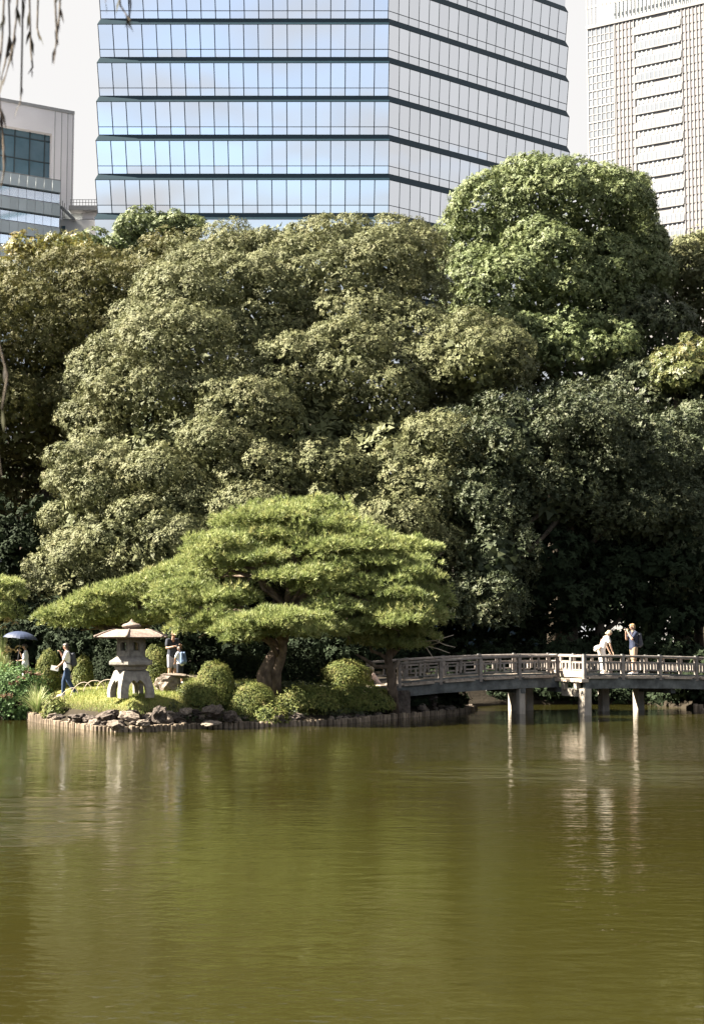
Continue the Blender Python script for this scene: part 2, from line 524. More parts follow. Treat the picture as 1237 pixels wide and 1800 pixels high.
class Leaves:
    def __init__(s, tri=False): s.v = []; s.t = []; s.c = []; s.n = 0; s.tri = tri
    def add(s, v, t, c):
        s.v.append(v); s.t.append(t + s.n); s.c.append(c); s.n += len(v)
    def tufts(s, P, nrm, k=7, ln=.17, wd=.075, tint=None, spread=(35, 85), jit=.12):
        """leafy shoot tips: k leaves fanned round the direction nrm"""
        if len(P) == 0: return
        n, a, b = frame(nrm)
        m = len(P)
        n = np.repeat(n, k, 0); a = np.repeat(a, k, 0); b = np.repeat(b, k, 0); Pk = np.repeat(P, k, 0)
        ang = np.tile(np.arange(k) * 2.4, m) + np.repeat(rng.uniform(0, 6.28, m), k) + rng.normal(0, .35, m * k)
        ti = np.radians(rng.uniform(spread[0], spread[1], m * k))[:, None]
        d = np.cos(ang)[:, None] * a + np.sin(ang)[:, None] * b
        ax = np.cos(ti) * n + np.sin(ti) * d
        nn = np.sin(ti) * n - np.cos(ti) * d
        L_ = ln * rng.uniform(.65, 1.25, m * k)
        base = Pk + rng.normal(0, jit, (m * k, 3))
        v, t = leaf_arrays(base, ax, nn, L_, L_ * (wd / ln) * rng.uniform(.8, 1.2, m * k), tri=s.tri)
        tt = np.repeat(rng.uniform(0, 1, m) if tint is None else tint, k) + rng.normal(0, .09, m * k)
        s.add(v, t, np.repeat(np.clip(tt, 0, 1), 1 if s.tri else 2))
    def needles(s, P, nrm, k=14, ln=.14, wd=.02, tint=None, cone=1.0):
        if len(P) == 0: return
        n, a, b = frame(nrm); m = len(P)
        n = np.repeat(n, k, 0); Pk = np.repeat(P, k, 0)
        d = n + rng.normal(0, .45 * cone, (m * k, 3)); d /= np.linalg.norm(d, axis=1, keepdims=True)
        sd = np.cross(d, rng.normal(0, 1, (m * k, 3))); sd /= np.maximum(np.linalg.norm(sd, axis=1, keepdims=True), 1e-6)
        L_ = ln * rng.uniform(.7, 1.25, m * k)
        Pk = Pk + d * (L_ * .05)[:, None]
        v = np.stack([Pk - sd * wd * .5, Pk + sd * wd * .5, Pk + d * L_[:, None]], 1).reshape(-1, 3)
        t = np.arange(m * k * 3).reshape(-1, 3)
        tt = np.repeat(rng.uniform(0, 1, m) if tint is None else tint, k) + rng.normal(0, .12, m * k)
        s.add(v, t, np.clip(tt, 0, 1))
    def build(s, name, mt, parent=None):
        return raw_mesh(name, np.concatenate(s.v), np.concatenate(s.t), mt, parent, np.concatenate(s.c))

def sphere_dirs(n):
    i = np.arange(n) + .5
    ph = np.arccos(1 - 2 * i / n); th = math.pi * (1 + 5 ** .5) * i
    d = np.stack([np.cos(th) * np.sin(ph), np.sin(th) * np.sin(ph), np.cos(ph)], 1)
    d += rng.normal(0, .6 / math.sqrt(n), d.shape)
    return d / np.linalg.norm(d, axis=1, keepdims=True)
def lobe(px, py, rx, ry, d, rd):
    c = W(px, py, d)
    s = d / FPX
    return np.array([*c, rx * s, rd, ry * s])
def inside_any(P, lobes, skip, k):
    r = np.zeros(len(P), bool)
    for j, lb in enumerate(lobes):
        if j == skip: continue
        q = ((P - lb[:3]) / (lb[3:] * k)) ** 2
        r |= q.sum(1) < 1
    return r

def sublobes(lobes, size, k=1.0, flat=.72):
    """bulges of 2-3 m standing out of the big lobes, between lobe and leafy clump"""
    out_ = []
    for j, lb in enumerate(lobes):
        c, r = lb[:3], lb[3:]
        rm = min(size, r.min() * .62)
        area = 4 * math.pi * (((r[0]*r[1])**1.6 + (r[0]*r[2])**1.6 + (r[1]*r[2])**1.6) / 3) ** (1 / 1.6)
        n = max(7, int(area / (rm * rm * 2.3) * k))
        e = sphere_dirs(n)
        rr = rm * rng.uniform(.7, 1.25, n)
        nn = e / r; nn /= np.linalg.norm(nn, axis=1, keepdims=True)
        P = c + e * r - nn * (rr * .80)[:, None] + nn * rng.normal(0, .14, n)[:, None] * rr[:, None]
        keep = ~inside_any(P, lobes, j, .78) & (nn[:, 2] > -.8)
        for p, q in zip(P[keep], rr[keep]): out_.append(np.array([*p, q, q, q * flat]))
    return out_
def crown(lobes, rc=(.55, 1.1), gap=.22, k=8, ln=.108, wd=.06, flat=.74, cover=1.0, hull=.80, zmin=.4, spread=(68, 94), droop=0.0, airy=1.0, lumpy=1.0, bright=0.0, dens_back=.16, sub=2.4, hd=1.0, hl=.42):
    """cauliflower crown: bulges on the lobes, leafy clumps on the bulges, shoot tips on the clumps"""
    Lv = Leaves(tri=True)
    subs = sublobes(lobes, sub) if sub else lobes
    cl_c = []; cl_r = []; cl_n = []
    SA = np.array(subs)
    cen = np.mean([l[:3] for l in lobes], 0)
    for j, lb in enumerate(subs):
        c, r = lb[:3], lb[3:]
        rm = (rc[0] + rc[1]) / 2
        pa = 1.6
        area = 4 * math.pi * (((r[0]*r[1])**pa + (r[0]*r[2])**pa + (r[1]*r[2])**pa) / 3) ** (1 / pa)
        n = max(8, int(area / (rm * rm * 1.5) * cover))
        e = sphere_dirs(n)
        nn = e / r; nn /= np.linalg.norm(nn, axis=1, keepdims=True)
        rr = rng.uniform(rc[0], rc[1], n)
        wob = rng.normal(0, .16 * lumpy, n)
        P = c + e * r - nn * (rr * .5)[:, None] + nn * wob[:, None]
        near_ = [SA[q] for q in np.where((np.abs(SA[:, :3] - c) < (SA[:, 3:] + r)).all(1))[0] if q != j]
        keep = (P[:, 2] > zmin) & ~inside_any(P, near_, -1, .88) & ~inside_any(P, lobes, -1, .74)
        back = (c[1] - cen[1] > 2.5) & (nn[:, 1] > .2)
        keep &= (nn[:, 1] < .55) | (rng.uniform(0, 1, n) < dens_back + .3)
        keep &= ~back | (rng.uniform(0, 1, n) < .5)
        keep &= (nn[:, 2] > -.8)
        cl_c.append(P[keep]); cl_r.append(rr[keep]); cl_n.append(nn[keep])
    cc = np.concatenate(cl_c); cr = np.concatenate(cl_r); cn = np.concatenate(cl_n)
    ctint = rng.normal(.5 + bright, .10, len(cc))
    cnt = np.maximum(6, (2.6 * math.pi * cr ** 2 * airy / gap ** 2 * .62).astype(int))
    cnt = np.where(cn[:, 1] > .5, (cnt * dens_back).astype(int) + 3, cnt)
    cnt = np.where(cn[:, 2] < -.35, (cnt * .55).astype(int) + 3, cnt)
    idx = np.repeat(np.arange(len(cc)), cnt)
    m = len(idx)
    d = rng.normal(0, 1, (m, 3)); d /= np.linalg.norm(d, axis=1, keepdims=True)
    o = cn[idx] * .85 + np.array([0, 0, .4 - droop])
    o /= np.linalg.norm(o, axis=1, keepdims=True)
    dot = (d * o).sum(1)
    flip = dot < -.2
    d = np.where(flip[:, None], d - 2 * dot[:, None] * o, d)
    rad = cr[idx] * (1 - .26 * rng.uniform(0, 1, m) ** 2.0)
    P = cc[idx] + d * rad[:, None] * np.array([1, 1, flat])
    nn = d + np.array([0, 0, .2 - droop]) + rng.normal(0, .16, (m, 3))
    ti = np.clip(ctint[idx] + rng.normal(0, .15, m), 0, 1)
    ok = P[:, 2] > zmin * .5
    Lv.tufts(P[ok], nn[ok], k, ln, wd, ti[ok], spread, jit=.04)
    # inner foliage, so that gaps between clumps show more leaves rather than a hole
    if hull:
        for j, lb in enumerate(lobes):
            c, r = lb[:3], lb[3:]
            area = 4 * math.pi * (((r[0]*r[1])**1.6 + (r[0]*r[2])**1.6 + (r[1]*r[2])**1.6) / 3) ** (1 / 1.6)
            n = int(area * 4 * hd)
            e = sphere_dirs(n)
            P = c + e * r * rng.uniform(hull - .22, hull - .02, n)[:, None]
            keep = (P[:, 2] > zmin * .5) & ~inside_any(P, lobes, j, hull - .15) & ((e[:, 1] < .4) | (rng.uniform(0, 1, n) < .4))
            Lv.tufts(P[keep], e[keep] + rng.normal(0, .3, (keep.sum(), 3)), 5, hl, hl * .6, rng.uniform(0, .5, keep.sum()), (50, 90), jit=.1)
    return Lv

def trunk_limbs(base, h, r0, targets, mt, parent, lean=(0, 0), seed=0):
    q = random.Random(seed)
    t = MB()
    top = Vector(base) + Vector((lean[0], lean[1], h))
    pts = [Vector(base) + Vector((0, 0, -.25))]
    for i in range(1, 7):
        f = i / 6
        pts.append(Vector(base).lerp(top, f) + Vector((q.uniform(-.12, .12), q.uniform(-.12, .12), 0)) * r0 * 2)
    t.tube(pts, [r0 * 1.35] + [r0 * (1 - .6 * i / 6) for i in range(1, 7)], 10)
    tr = t.build('trunk', mt, parent, True)
    for p in targets:
        b = MB()
        a = pts[q.randint(2, 5)]
        e = Vector(p)
        m1 = a.lerp(e, .4) + Vector((q.uniform(-.5, .5), q.uniform(-.5, .5), q.uniform(.2, .8)))
        b.tube([a, a.lerp(m1, .5), m1, m1.lerp(e, .5) + Vector((0, 0, .2)), e], [r0 * .42, r0 * .36, r0 * .27, r0 * .17, r0 * .07], 7)
        b.build('limb', mt, tr, True)
    return tr

def broad_tree(label, lobes, mt, group='trees banked up behind the pond', name='broadleaf_tree', r0=.45, cat='tree', **kw):
    lobes = [np.array(l) for l in lobes]
    c = np.mean([l[:3] for l in lobes], 0)
    base = (c[0], c[1], tz(c[0], c[1]))
    t = thing(name, label, cat, base, group)
    h = max(l[2] for l in lobes) * .75
    trunk_limbs(base, h, r0, [tuple(l[:3]) for l in lobes], M['bark'], t, seed=int(abs(c[0] * 100)))
    crown(lobes, **kw).build('crown', mt, t)
    return t

broad_tree('huge spreading olive green evergreen tree whose domed crown fills the middle behind the pine',
    [lobe(570, 540, 215, 150, 79, 7), lobe(420, 560, 190, 140, 77, 6.5), lobe(330, 720, 200, 200, 73, 6), lobe(210, 900, 125, 165, 69, 5),
     lobe(160, 1010, 85, 110, 67, 3.5), lobe(450, 830, 240, 200, 70, 6), lobe(640, 700, 220, 170, 74, 6), lobe(830, 650, 90, 85, 71, 4.5),
     lobe(700, 850, 170, 150, 69, 5), lobe(330, 960, 190, 120, 66, 4), lobe(560, 960, 250, 130, 65.5, 4), lobe(690, 475, 90, 88, 80, 5), lobe(400, 660, 200, 150, 74, 6), lobe(540, 720, 200, 150, 74, 6), lobe(300, 860, 165, 150, 69, 5), lobe(560, 850, 200, 150, 69.5, 5), lobe(770, 800, 90, 90, 69, 4.5), lobe(600, 470, 100, 92, 81, 5), lobe(500, 475, 110, 84, 80, 5), lobe(400, 480, 100, 75, 80, 4.5)],
    M['oak'], r0=.7, name='evergreen_tree', gap=.222)
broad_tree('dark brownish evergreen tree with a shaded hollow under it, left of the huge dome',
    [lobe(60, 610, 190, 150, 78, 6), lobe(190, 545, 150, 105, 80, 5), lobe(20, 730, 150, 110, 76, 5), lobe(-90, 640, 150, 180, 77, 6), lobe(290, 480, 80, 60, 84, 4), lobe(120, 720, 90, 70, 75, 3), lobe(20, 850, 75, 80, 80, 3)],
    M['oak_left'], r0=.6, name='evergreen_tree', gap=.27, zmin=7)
broad_tree('tall fresh green round crowned tree rising in front of the gap between the two towers',
    [lobe(965, 400, 165, 115, 90, 6.5), lobe(930, 345, 85, 65, 91, 4.5), lobe(1060, 370, 75, 75, 91, 4), lobe(1000, 362, 85, 82, 91, 4.5), lobe(950, 520, 180, 140, 88, 6.5), lobe(900, 620, 110, 90, 85, 4.5),
     lobe(1000, 630, 120, 80, 84, 4.5), lobe(1090, 480, 85, 110, 91, 5), lobe(850, 440, 75, 90, 90, 4)],
    M['camphor'], r0=.6, name='camphor_tree', gap=.27, ln=.15, wd=.085, bright=.05)
broad_tree('dark glossy evergreen with ragged upright sprays hanging over the bridge',
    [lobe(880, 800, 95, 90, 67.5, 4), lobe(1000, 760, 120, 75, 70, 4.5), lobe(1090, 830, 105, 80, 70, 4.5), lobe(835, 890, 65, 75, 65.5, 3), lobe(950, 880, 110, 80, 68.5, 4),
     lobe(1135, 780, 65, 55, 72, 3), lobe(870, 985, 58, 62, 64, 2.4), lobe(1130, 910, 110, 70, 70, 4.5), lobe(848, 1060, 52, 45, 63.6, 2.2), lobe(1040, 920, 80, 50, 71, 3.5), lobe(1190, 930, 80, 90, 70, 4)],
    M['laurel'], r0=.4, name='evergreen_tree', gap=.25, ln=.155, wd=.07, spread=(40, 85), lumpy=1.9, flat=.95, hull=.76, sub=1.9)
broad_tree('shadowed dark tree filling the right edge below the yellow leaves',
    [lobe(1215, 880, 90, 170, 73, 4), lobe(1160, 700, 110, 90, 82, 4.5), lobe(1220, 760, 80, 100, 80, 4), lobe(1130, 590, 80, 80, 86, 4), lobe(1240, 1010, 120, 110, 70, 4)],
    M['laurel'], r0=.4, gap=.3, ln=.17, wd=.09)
broad_tree('olive tree at the right edge below the pale tower',
    [lobe(1215, 490, 65, 70, 96, 4), lobe(1250, 540, 80, 90, 94, 4), lobe(1235, 440, 50, 35, 97, 3)],
    M['oak'], r0=.4, gap=.3, ln=.17, wd=.09)
broad_tree('loose yellow green tree lit by the sun at the right edge',
    [lobe(1215, 640, 55, 45, 79, 2.6), lobe(1190, 670, 40, 30, 78, 2), lobe(1250, 680, 60, 40, 79, 2.5)],
    M['lime'], r0=.25, name='maple_tree', gap=.27, ln=.19, wd=.09, hull=.7, lumpy=1.5, sub=1.2)
broad_tree('small bright green round tree showing above the ridge before the glass tower',
    [lobe(265, 420, 60, 48, 104, 3.5), lobe(320, 410, 38, 28, 104, 2.5), lobe(160, 440, 50, 28, 103, 3), lobe(215, 445, 55, 30, 103, 3)],
    M['camphor'], r0=.3, gap=.3, ln=.2, wd=.1, zmin=14, sub=1.6)
broad_tree('thin yellowing tree with an airy top at the left edge before the glass balconies',
    [lobe(75, 450, 60, 30, 96, 2.5), lobe(20, 490, 60, 40, 95, 2.5), lobe(130, 455, 55, 34, 97, 2.5), lobe(-30, 520, 60, 45, 95, 3)],
    M['yellowish'], r0=.25, name='maple_tree', gap=.34, ln=.2, wd=.09, hull=.6, lumpy=1.8, airy=.7, zmin=14, sub=1.3)

broad_tree('dark leaf mass added to fill the deep shade behind the bridge, under the overhanging sprays',
    [lobe(965, 985, 60, 65, 67.3, 1.8), lobe(970, 1045, 90, 85, 67.6, 2), lobe(1080, 1030, 100, 80, 68.8, 2), lobe(1190, 1040, 90, 100, 68.5, 2)], M['under'], r0=.3, gap=.34, ln=.22, wd=.12, zmin=.4, sub=1.6)  # dark leaves stand in for the black shade under the canopy
broad_tree('unseen tree added past the left edge to shade the black hollow',
    [lobe(-200, 800, 70, 120, 75, 4), lobe(-190, 980, 70, 120, 72, 4), lobe(-190, 960, 60, 170, 64, 4)], M['oak_left'], r0=.35, gap=.4, ln=.2, wd=.1, zmin=.4)  # out of view, added to keep the sun off the hollow
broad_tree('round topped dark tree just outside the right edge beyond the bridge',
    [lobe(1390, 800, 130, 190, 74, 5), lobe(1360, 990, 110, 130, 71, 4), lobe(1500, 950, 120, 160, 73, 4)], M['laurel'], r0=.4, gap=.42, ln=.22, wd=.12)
# distant wood behind the named trees, one dark mass
wood = [lobe(px, 980 + 25 * math.sin(px * .7), 150, 250, 106 + 3 * math.sin(px), 6) for px in range(-350, 1700, 150)]
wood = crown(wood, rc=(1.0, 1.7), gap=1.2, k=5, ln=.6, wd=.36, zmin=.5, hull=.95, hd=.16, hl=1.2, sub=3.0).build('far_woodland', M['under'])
tag(wood, 'dark wood seen through gaps behind the large trees', kind='stuff')
# undergrowth along the far bank, one mass, deep shade put into its leaf colour
und = [lobe(px, 1185 + 10 * math.sin(px), 70, 65, 64.6 + .5 * (i % 3), 1.6) for i, px in enumerate(range(620, 1420, 62))]
und += [lobe(px, 1218, 50, 34, 60.3 + .2 * math.sin(px), 1.0) for px in range(720, 1230, 34)]
und += [lobe(px, 1205, 40, 36, 54.5, .9) for px in (1236, 1262, 1300, 1350)]
und += [lobe(px, 1195, 60, 50, 56, 1.5) for px in (1290, 1370, 1450, 1530)]
und += [lobe(1200, 1212, 40, 32, 57.5, .9), lobe(1175, 1218, 40, 28, 59.8, .8), lobe(768, 1224, 34, 22, 53.6, .8), lobe(735, 1222, 34, 24, 53.0, .8)]
und += [lobe(px, 1000, 60, 130, 70, 1.8) for px in (-60, 10, 60)]  # dark leaves added to fill the shaded hollow and hide a trunk
und += [lobe(px, 1130, 75, 80, 63, 2.2) for px in (-190, -120, -50, 20, 90)]
und += [lobe(px, 1140, 75, 70, 60, 2.0) for px in (160, 250, 340, 430, 520, 600)]
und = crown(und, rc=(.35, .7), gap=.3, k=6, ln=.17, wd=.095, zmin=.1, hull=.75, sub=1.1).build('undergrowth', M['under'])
tag(und, 'dark green undergrowth in deep shade along the far bank', kind='stuff')

# ------------------------------------------------------------------ pines
def pine(label, pads, trunks, name='pine_tree', group='spreading garden pines on the island', gap=.13, extra=None, base=None):
    """pads: (px, py, rx, ry, d, rd) flat cushions of needle tufts"""
    b = base or trunks[0][0][0]
    t = thing(name, label, 'tree', tuple(b), group)
    for pts, rad in trunks[:1]:
        mb = MB(); mb.tube(pts, rad, 12)
        tr = mb.build('trunk', M['pinebark'], t, True)
    for pts, rad in trunks[1:]:
        MB().tube(pts, rad, 8).build('limb', M['pinebark'], tr, True)
    Lv = Leaves()
    lb = [lobe(*p) for p in pads]
    tp = [np.array(q) for q in trunks[0][0]]
    for j, l in enumerate(lb):
        c, r = l[:3], l[3:]
        # small cushions over each pad give the stepped look of a clipped pine
        n = max(6, int(4 * r[0] * r[1] / .125))
        e = rng.normal(0, 1, (n, 3)); e /= np.linalg.norm(e, axis=1, keepdims=True)
        e[:, 2] = np.where(e[:, 2] < -.15, -e[:, 2] * .6, e[:, 2])
        cc = c + e * r * rng.uniform(.68, 1.12, n)[:, None]
        cr = rng.uniform(.18, .38, n)
        ct = np.clip(rng.normal(.5, .15, n), 0, 1)
        m = 26
        idx = np.repeat(np.arange(n), m)
        d = rng.normal(0, 1, (n * m, 3)); d[:, 2] = np.abs(d[:, 2]) * .8 - .2
        d /= np.linalg.norm(d, axis=1, keepdims=True)
        P = cc[idx] + d * cr[idx][:, None] * np.array([1.15, 1.15, .62])
        nr = d * .9 + np.array([0, 0, .55])
        Lv.needles(P, nr, 8, .17, .028, np.clip(ct[idx] + rng.normal(0, .12, n * m), 0, 1), 1.15)
        # a bough to each pad
        f = rnd.uniform(.55, 1)
        q = tp[min(len(tp) - 1, max(1, int(f * (len(tp) - 1))))]
        e_ = c + np.array([0, 0, -r[2] * .4]); mid = (q + e_) / 2 + np.array([rnd.uniform(-.3, .3), rnd.uniform(-.2, .2), rnd.uniform(-.1, .35)])
        MB().tube([q, (q * .5 + mid * .5) + np.array([0, 0, .06]), mid, (mid + e_) / 2 + np.array([0, 0, .08]), e_], [.085, .07, .055, .04, .02], 6).build('bough', M['pinebark'], tr, True)
    Lv.build('crown', M['pine'], t)
    return t
pw = lambda *a: tuple(W(*a))
main_pads = []
# dome of pads in tiers
for tier, (py, xs, rx, ry) in enumerate([
        (905, (490, 560), 62, 22), (928, (440, 520, 600), 62, 24), (958, (395, 475, 555, 640), 66, 26), (985, (375, 450, 600, 690), 62, 26),
        (1012, (400, 520, 570, 650, 720), 60, 26), (1045, (330, 395, 560, 640, 695, 730), 62, 27), (1078, (310, 365, 590, 660, 722), 58, 27),
        (1105, (345, 400, 620, 700), 55, 22)]):
    for i, x in enumerate(xs):
        k = (x - 530) / 250.
        d = 49.2 - 2.6 * math.sqrt(max(0, 1 - k * k)) * (tier / 7.) ** .7 + rnd.uniform(-.6, .6)
        main_pads.append((x + rnd.uniform(-9, 9), py + rnd.uniform(-13, 13), rx * rnd.uniform(.7, 1.1), ry * rnd.uniform(.95, 1.35), d, rx * d / FPX * .95))
for i, (x, py) in enumerate([(430, 960), (520, 935), (610, 960), (690, 1000), (360, 1010), (560, 1000), (480, 990)]):
    main_pads.append((x, py, 65, 28, 51.5 + .4 * (i % 3), 1.5))
g0 = W(468, 1197, 46.9); g0[2] = tz(g0[0], g0[1]) - .1
tr0 = [tuple(g0), pw(466, 1185, 46.9), pw(478, 1160, 46.9), pw(492, 1138, 47.1), pw(500, 1110, 47.5), pw(505, 1070, 48), pw(515, 1010, 48.6), pw(520, 950, 49), pw(525, 915, 49.2)]
limbs = [([tr0[4], pw(540, 1090, 47.6), pw(600, 1068, 48), pw(660, 1050, 48.4), pw(720, 1040, 48.6)], [.16, .14, .11, .08, .04]),
         ([tr0[4], pw(470, 1085, 47.0), pw(420, 1075, 46.9), pw(350, 1068, 47)], [.14, .12, .09, .04]),
         ([tr0[6], pw(560, 1000, 48.2), pw(620, 990, 48.2), pw(690, 990, 48.4)], [.12, .1, .08, .04]),
         ([tr0[5], pw(460, 1020, 48), pw(400, 1000, 48)], [.12, .09, .04])]
pine('big domed pine with a leaning pale trunk in the middle of the island', main_pads, [(tr0, [.33, .27, .24, .22, .2, .17, .14, .1, .06])] + limbs)
# the low bough held out in front of its trunk
g1 = W(484, 1196, 46.9); g1[2] = tz(g1[0], g1[1]) - .1
fp = [(430, 1118, 48, 20, 45.2, .9), (475, 1098, 60, 24, 45.3, 1.0), (525, 1090, 48, 24, 45.6, .9), (450, 1105, 55, 20, 44.9, .8), (555, 1112, 32, 20, 45.7, .8), (505, 1118, 55, 18, 45.6, .9), (410, 1128, 28, 12, 45.1, .6)]
tr1 = [tuple(g1), pw(486, 1180, 46.8), pw(494, 1158, 46.6), pw(498, 1140, 46.3), pw(492, 1120, 45.9), pw(478, 1104, 45.5)]
pine('low pine with one broad bright cushion in front of the leaning trunk', fp, [(tr1, [.2, .17, .15, .13, .1, .06])])
# wide low pine behind the lantern
lp = []
for x, py, rx, ry in [(120, 1085, 48, 20), (160, 1072, 52, 22), (205, 1055, 52, 22), (255, 1040, 55, 22), (305, 1022, 55, 22), (345, 1005, 45, 20), (185, 1088, 55, 20), (240, 1072, 55, 22), (290, 1055, 50, 22), (100, 1098, 28, 14), (215, 1100, 50, 16), (140, 1102, 42, 14), (270, 1095, 45, 18), (325, 1060, 40, 22)]:
    d = 50.2 + rnd.uniform(-.7, .7)
    lp.append((x + rnd.uniform(-6, 6), py + rnd.uniform(-4, 4), rx, ry, d, rx * d / FPX * 1.0))
g2 = W(262, 1190, 50.6); g2[2] = tz(g2[0], g2[1]) - .1
tr2 = [tuple(g2), pw(258, 1160, 50.6), pw(245, 1135, 50.5), pw(235, 1110, 50.4), pw(250, 1080, 50.3), pw(275, 1050, 50.3)]
pine('wide low pine with stepped cushions sloping down behind the stone lantern', lp, [(tr2, [.2, .17, .15, .13, .1, .07]), ([tr2[3], pw(200, 1105, 50.2), pw(160, 1098, 50.2), pw(120, 1092, 50.2)], [.1, .08, .06, .03])])
# pine at the bridge end
rp_ = []
for x, py, rx, ry in [(640, 1118, 45, 15), (690, 1110, 50, 18), (735, 1095, 42, 20), (665, 1095, 45, 20), (720, 1122, 36, 13), (738, 1076, 36, 22), (600, 1110, 40, 18), (700, 1138, 40, 9), (650, 1134, 40, 9), (752, 1102, 28, 14), (740, 1060, 45, 24), (690, 1070, 50, 24)]:
    d = 48.6 + rnd.uniform(-.5, .5)
    rp_.append((x, py, rx, ry, d, rx * d / FPX * .95))
g3 = W(692, 1205, 49.2); g3[2] = tz(g3[0], g3[1]) - .1
tr3 = [tuple(g3), pw(687, 1185, 48.7), pw(682, 1160, 48.6), pw(686, 1140, 48.6), pw(690, 1120, 48.6), pw(705, 1090, 48.7)]
pr = pine('dark pine with a thin bent trunk standing at the left end of the bridge', rp_, [(tr3, [.2, .16, .14, .12, .1, .06]), ([pw(683, 1172, 48.6), pw(660, 1172, 48.4), pw(640, 1158, 48.3), pw(625, 1150, 48.2)], [.08, .07, .055, .03])])
tw = MB()
for a, b, c in [((735, 1128), (765, 1126), (797, 1116)), ((745, 1135), (768, 1140), (790, 1148)), ((730, 1120), (750, 1140), (762, 1158)), ((765, 1126), (783, 1134), (800, 1138)), ((755, 1134), (770, 1130), (775, 1118))]:
    tw.tube([pw(*a, 48.2), pw(*b, 48.0), pw(*c, 47.9)], [.022, .016, .008], 5)
tw.build('bare_twig', M['twig'], pr, True)
# small pine at the left edge
sp_ = [(5, 1050, 26, 16, 52, .7), (-20, 1035, 40, 20, 52.2, .9), (10, 1075, 24, 14, 51.8, .6), (-15, 1090, 45, 16, 52, .9), (15, 1030, 14, 10, 52, .4), (-30, 1062, 40, 18, 52.5, .8)]
g4 = W(-25, 1190, 52.3); g4[2] = tz(g4[0], g4[1]) - .1
pine('small bright pine cut by the left edge above the parasol', sp_, [([tuple(g4), pw(-22, 1140, 52.3), pw(-18, 1090, 52.2), pw(-15, 1040, 52.2)], [.12, .1, .08, .05])])

# ------------------------------------------------------------------ clipped shrubs
def shrub(label, px, top, hw, d, mt='azalea', rd=None, leaf=.04, name='clipped_shrub', group='clipped round shrubs on the island', rough=.022, dens=1.0, extra=None):
    p = W(px, top, d)
    z0 = tz(p[0], p[1]) - .08
    hz_ = max(.25, p[2] - z0)
    rx = hw * d / FPX; ry = rd or rx * .9
    t = thing(name, label, 'shrub', (p[0], p[1], z0), group)
    st = MB()
    for k in range(4):
        a = k * 1.6
        st.tube([(p[0] + .04 * math.cos(a), p[1] + .04 * math.sin(a), z0 - .05), (p[0] + rx * .3 * math.cos(a), p[1] + ry * .3 * math.sin(a), z0 + hz_ * .45)], [.03, .012], 6)
    st.build('stem', M['bark'], t)
    Lv = Leaves(tri=True)
    n = int(6.5 * (rx * ry + hz_ * (rx + ry) * .8) / (leaf ** 2 * 2.0) * dens)
    e = rng.normal(0, 1, (n, 3)); e /= np.linalg.norm(e, axis=1, keepdims=True)
    e[:, 2] = np.abs(e[:, 2])
    # sides tuck in a little towards the ground
    lump = 1 + .05 * np.sin(e[:, 0] * 7 + px) * np.cos(e[:, 1] * 6 + e[:, 2] * 5) + rng.normal(0, rough, n) - .10 * rng.uniform(0, 1, n) ** 3
    P = np.array([p[0], p[1], z0]) + np.sign(e) * np.abs(e) ** .9 * np.array([rx, ry, hz_]) * lump[:, None]
    nr = e / np.array([rx, ry, hz_]); nr /= np.linalg.norm(nr, axis=1, keepdims=True)
    patch = .5 + .25 * np.sin(P[:, 0] * 5.1 + px) * np.sin(P[:, 2] * 6 + P[:, 1] * 4)
    Lv.tufts(P, nr + rng.normal(0, .2, (n, 3)), 4, leaf, leaf * .55, np.clip(patch + rng.normal(0, .18, n), 0, 1), (48, 88), jit=.010)
    # inner twiggy leaf layer
    n2 = n // 3
    e2 = e[:n2]
    Lv.tufts(np.array([p[0], p[1], z0]) + e2 * np.array([rx, ry, hz_]) * .84, e2, 3, leaf * 2, leaf * 1.3, rng.uniform(0, .4, n2), (60, 90), jit=.03)
    o = Lv.build('foliage', M[mt], t)
    if extra: extra(t, p, rx, ry, hz_, z0)
    return t
shrub('smooth olive green dome clipped beside the lantern, behind the sunlit boulder', 277, 1133, 31, 48.6)
shrub('olive clipped dome between the boulder and the leaning trunk', 378, 1164, 38, 45.6)
shrub('low wide clipped shrub with pale tips below the boulder', 356, 1199, 43, 45.3, rough=.09)
shrub('round dark green clipped shrub at the waterside below the leaning trunk', 443, 1200, 46, 45.5)
shrub('small ragged shrub spilling over the rocks at the foot of the round waterside shrub', 474, 1236, 34, 45.0, rough=.12, leaf=.06, name='low_shrub')
shrub('wide flat topped clipped shrub with rusty flank beside the bridge end', 608, 1160, 52, 50.6, leaf=.05)
shrub('big shaded shrub dipping to the water below the rusty flanked one', 628, 1203, 66, 49.0, leaf=.055, name='shaded_shrub')
shrub('shaded low shrub between the big shaded shrub and the round waterside one', 540, 1206, 56, 46.8, leaf=.055, name='shaded_shrub', rough=.1)
shrub('dark loose bush behind the leaning trunk', 520, 1146, 44, 50.5, mt='under', leaf=.08, name='bush', rough=.12)
shrub('dark bush left of the leaning trunk under the pine boughs', 425, 1150, 36, 50.6, mt='under', leaf=.08, name='bush', rough=.12)
shrub('shaded bush on the slope under the first bay of the bridge', 722, 1214, 44, 51.2, mt='under', leaf=.07, name='bush', rough=.12)
shrub('pale green dome behind the walking man, near the parasol', 86, 1143, 24, 50.2)
shrub('small bright round shrub just behind the walking man, left of the lantern', 147, 1153, 19, 50.0)
shrub('dark bush in shade behind the lantern, under the low pine', 205, 1146, 42, 51.5, mt='under', leaf=.07, name='bush', rough=.12)
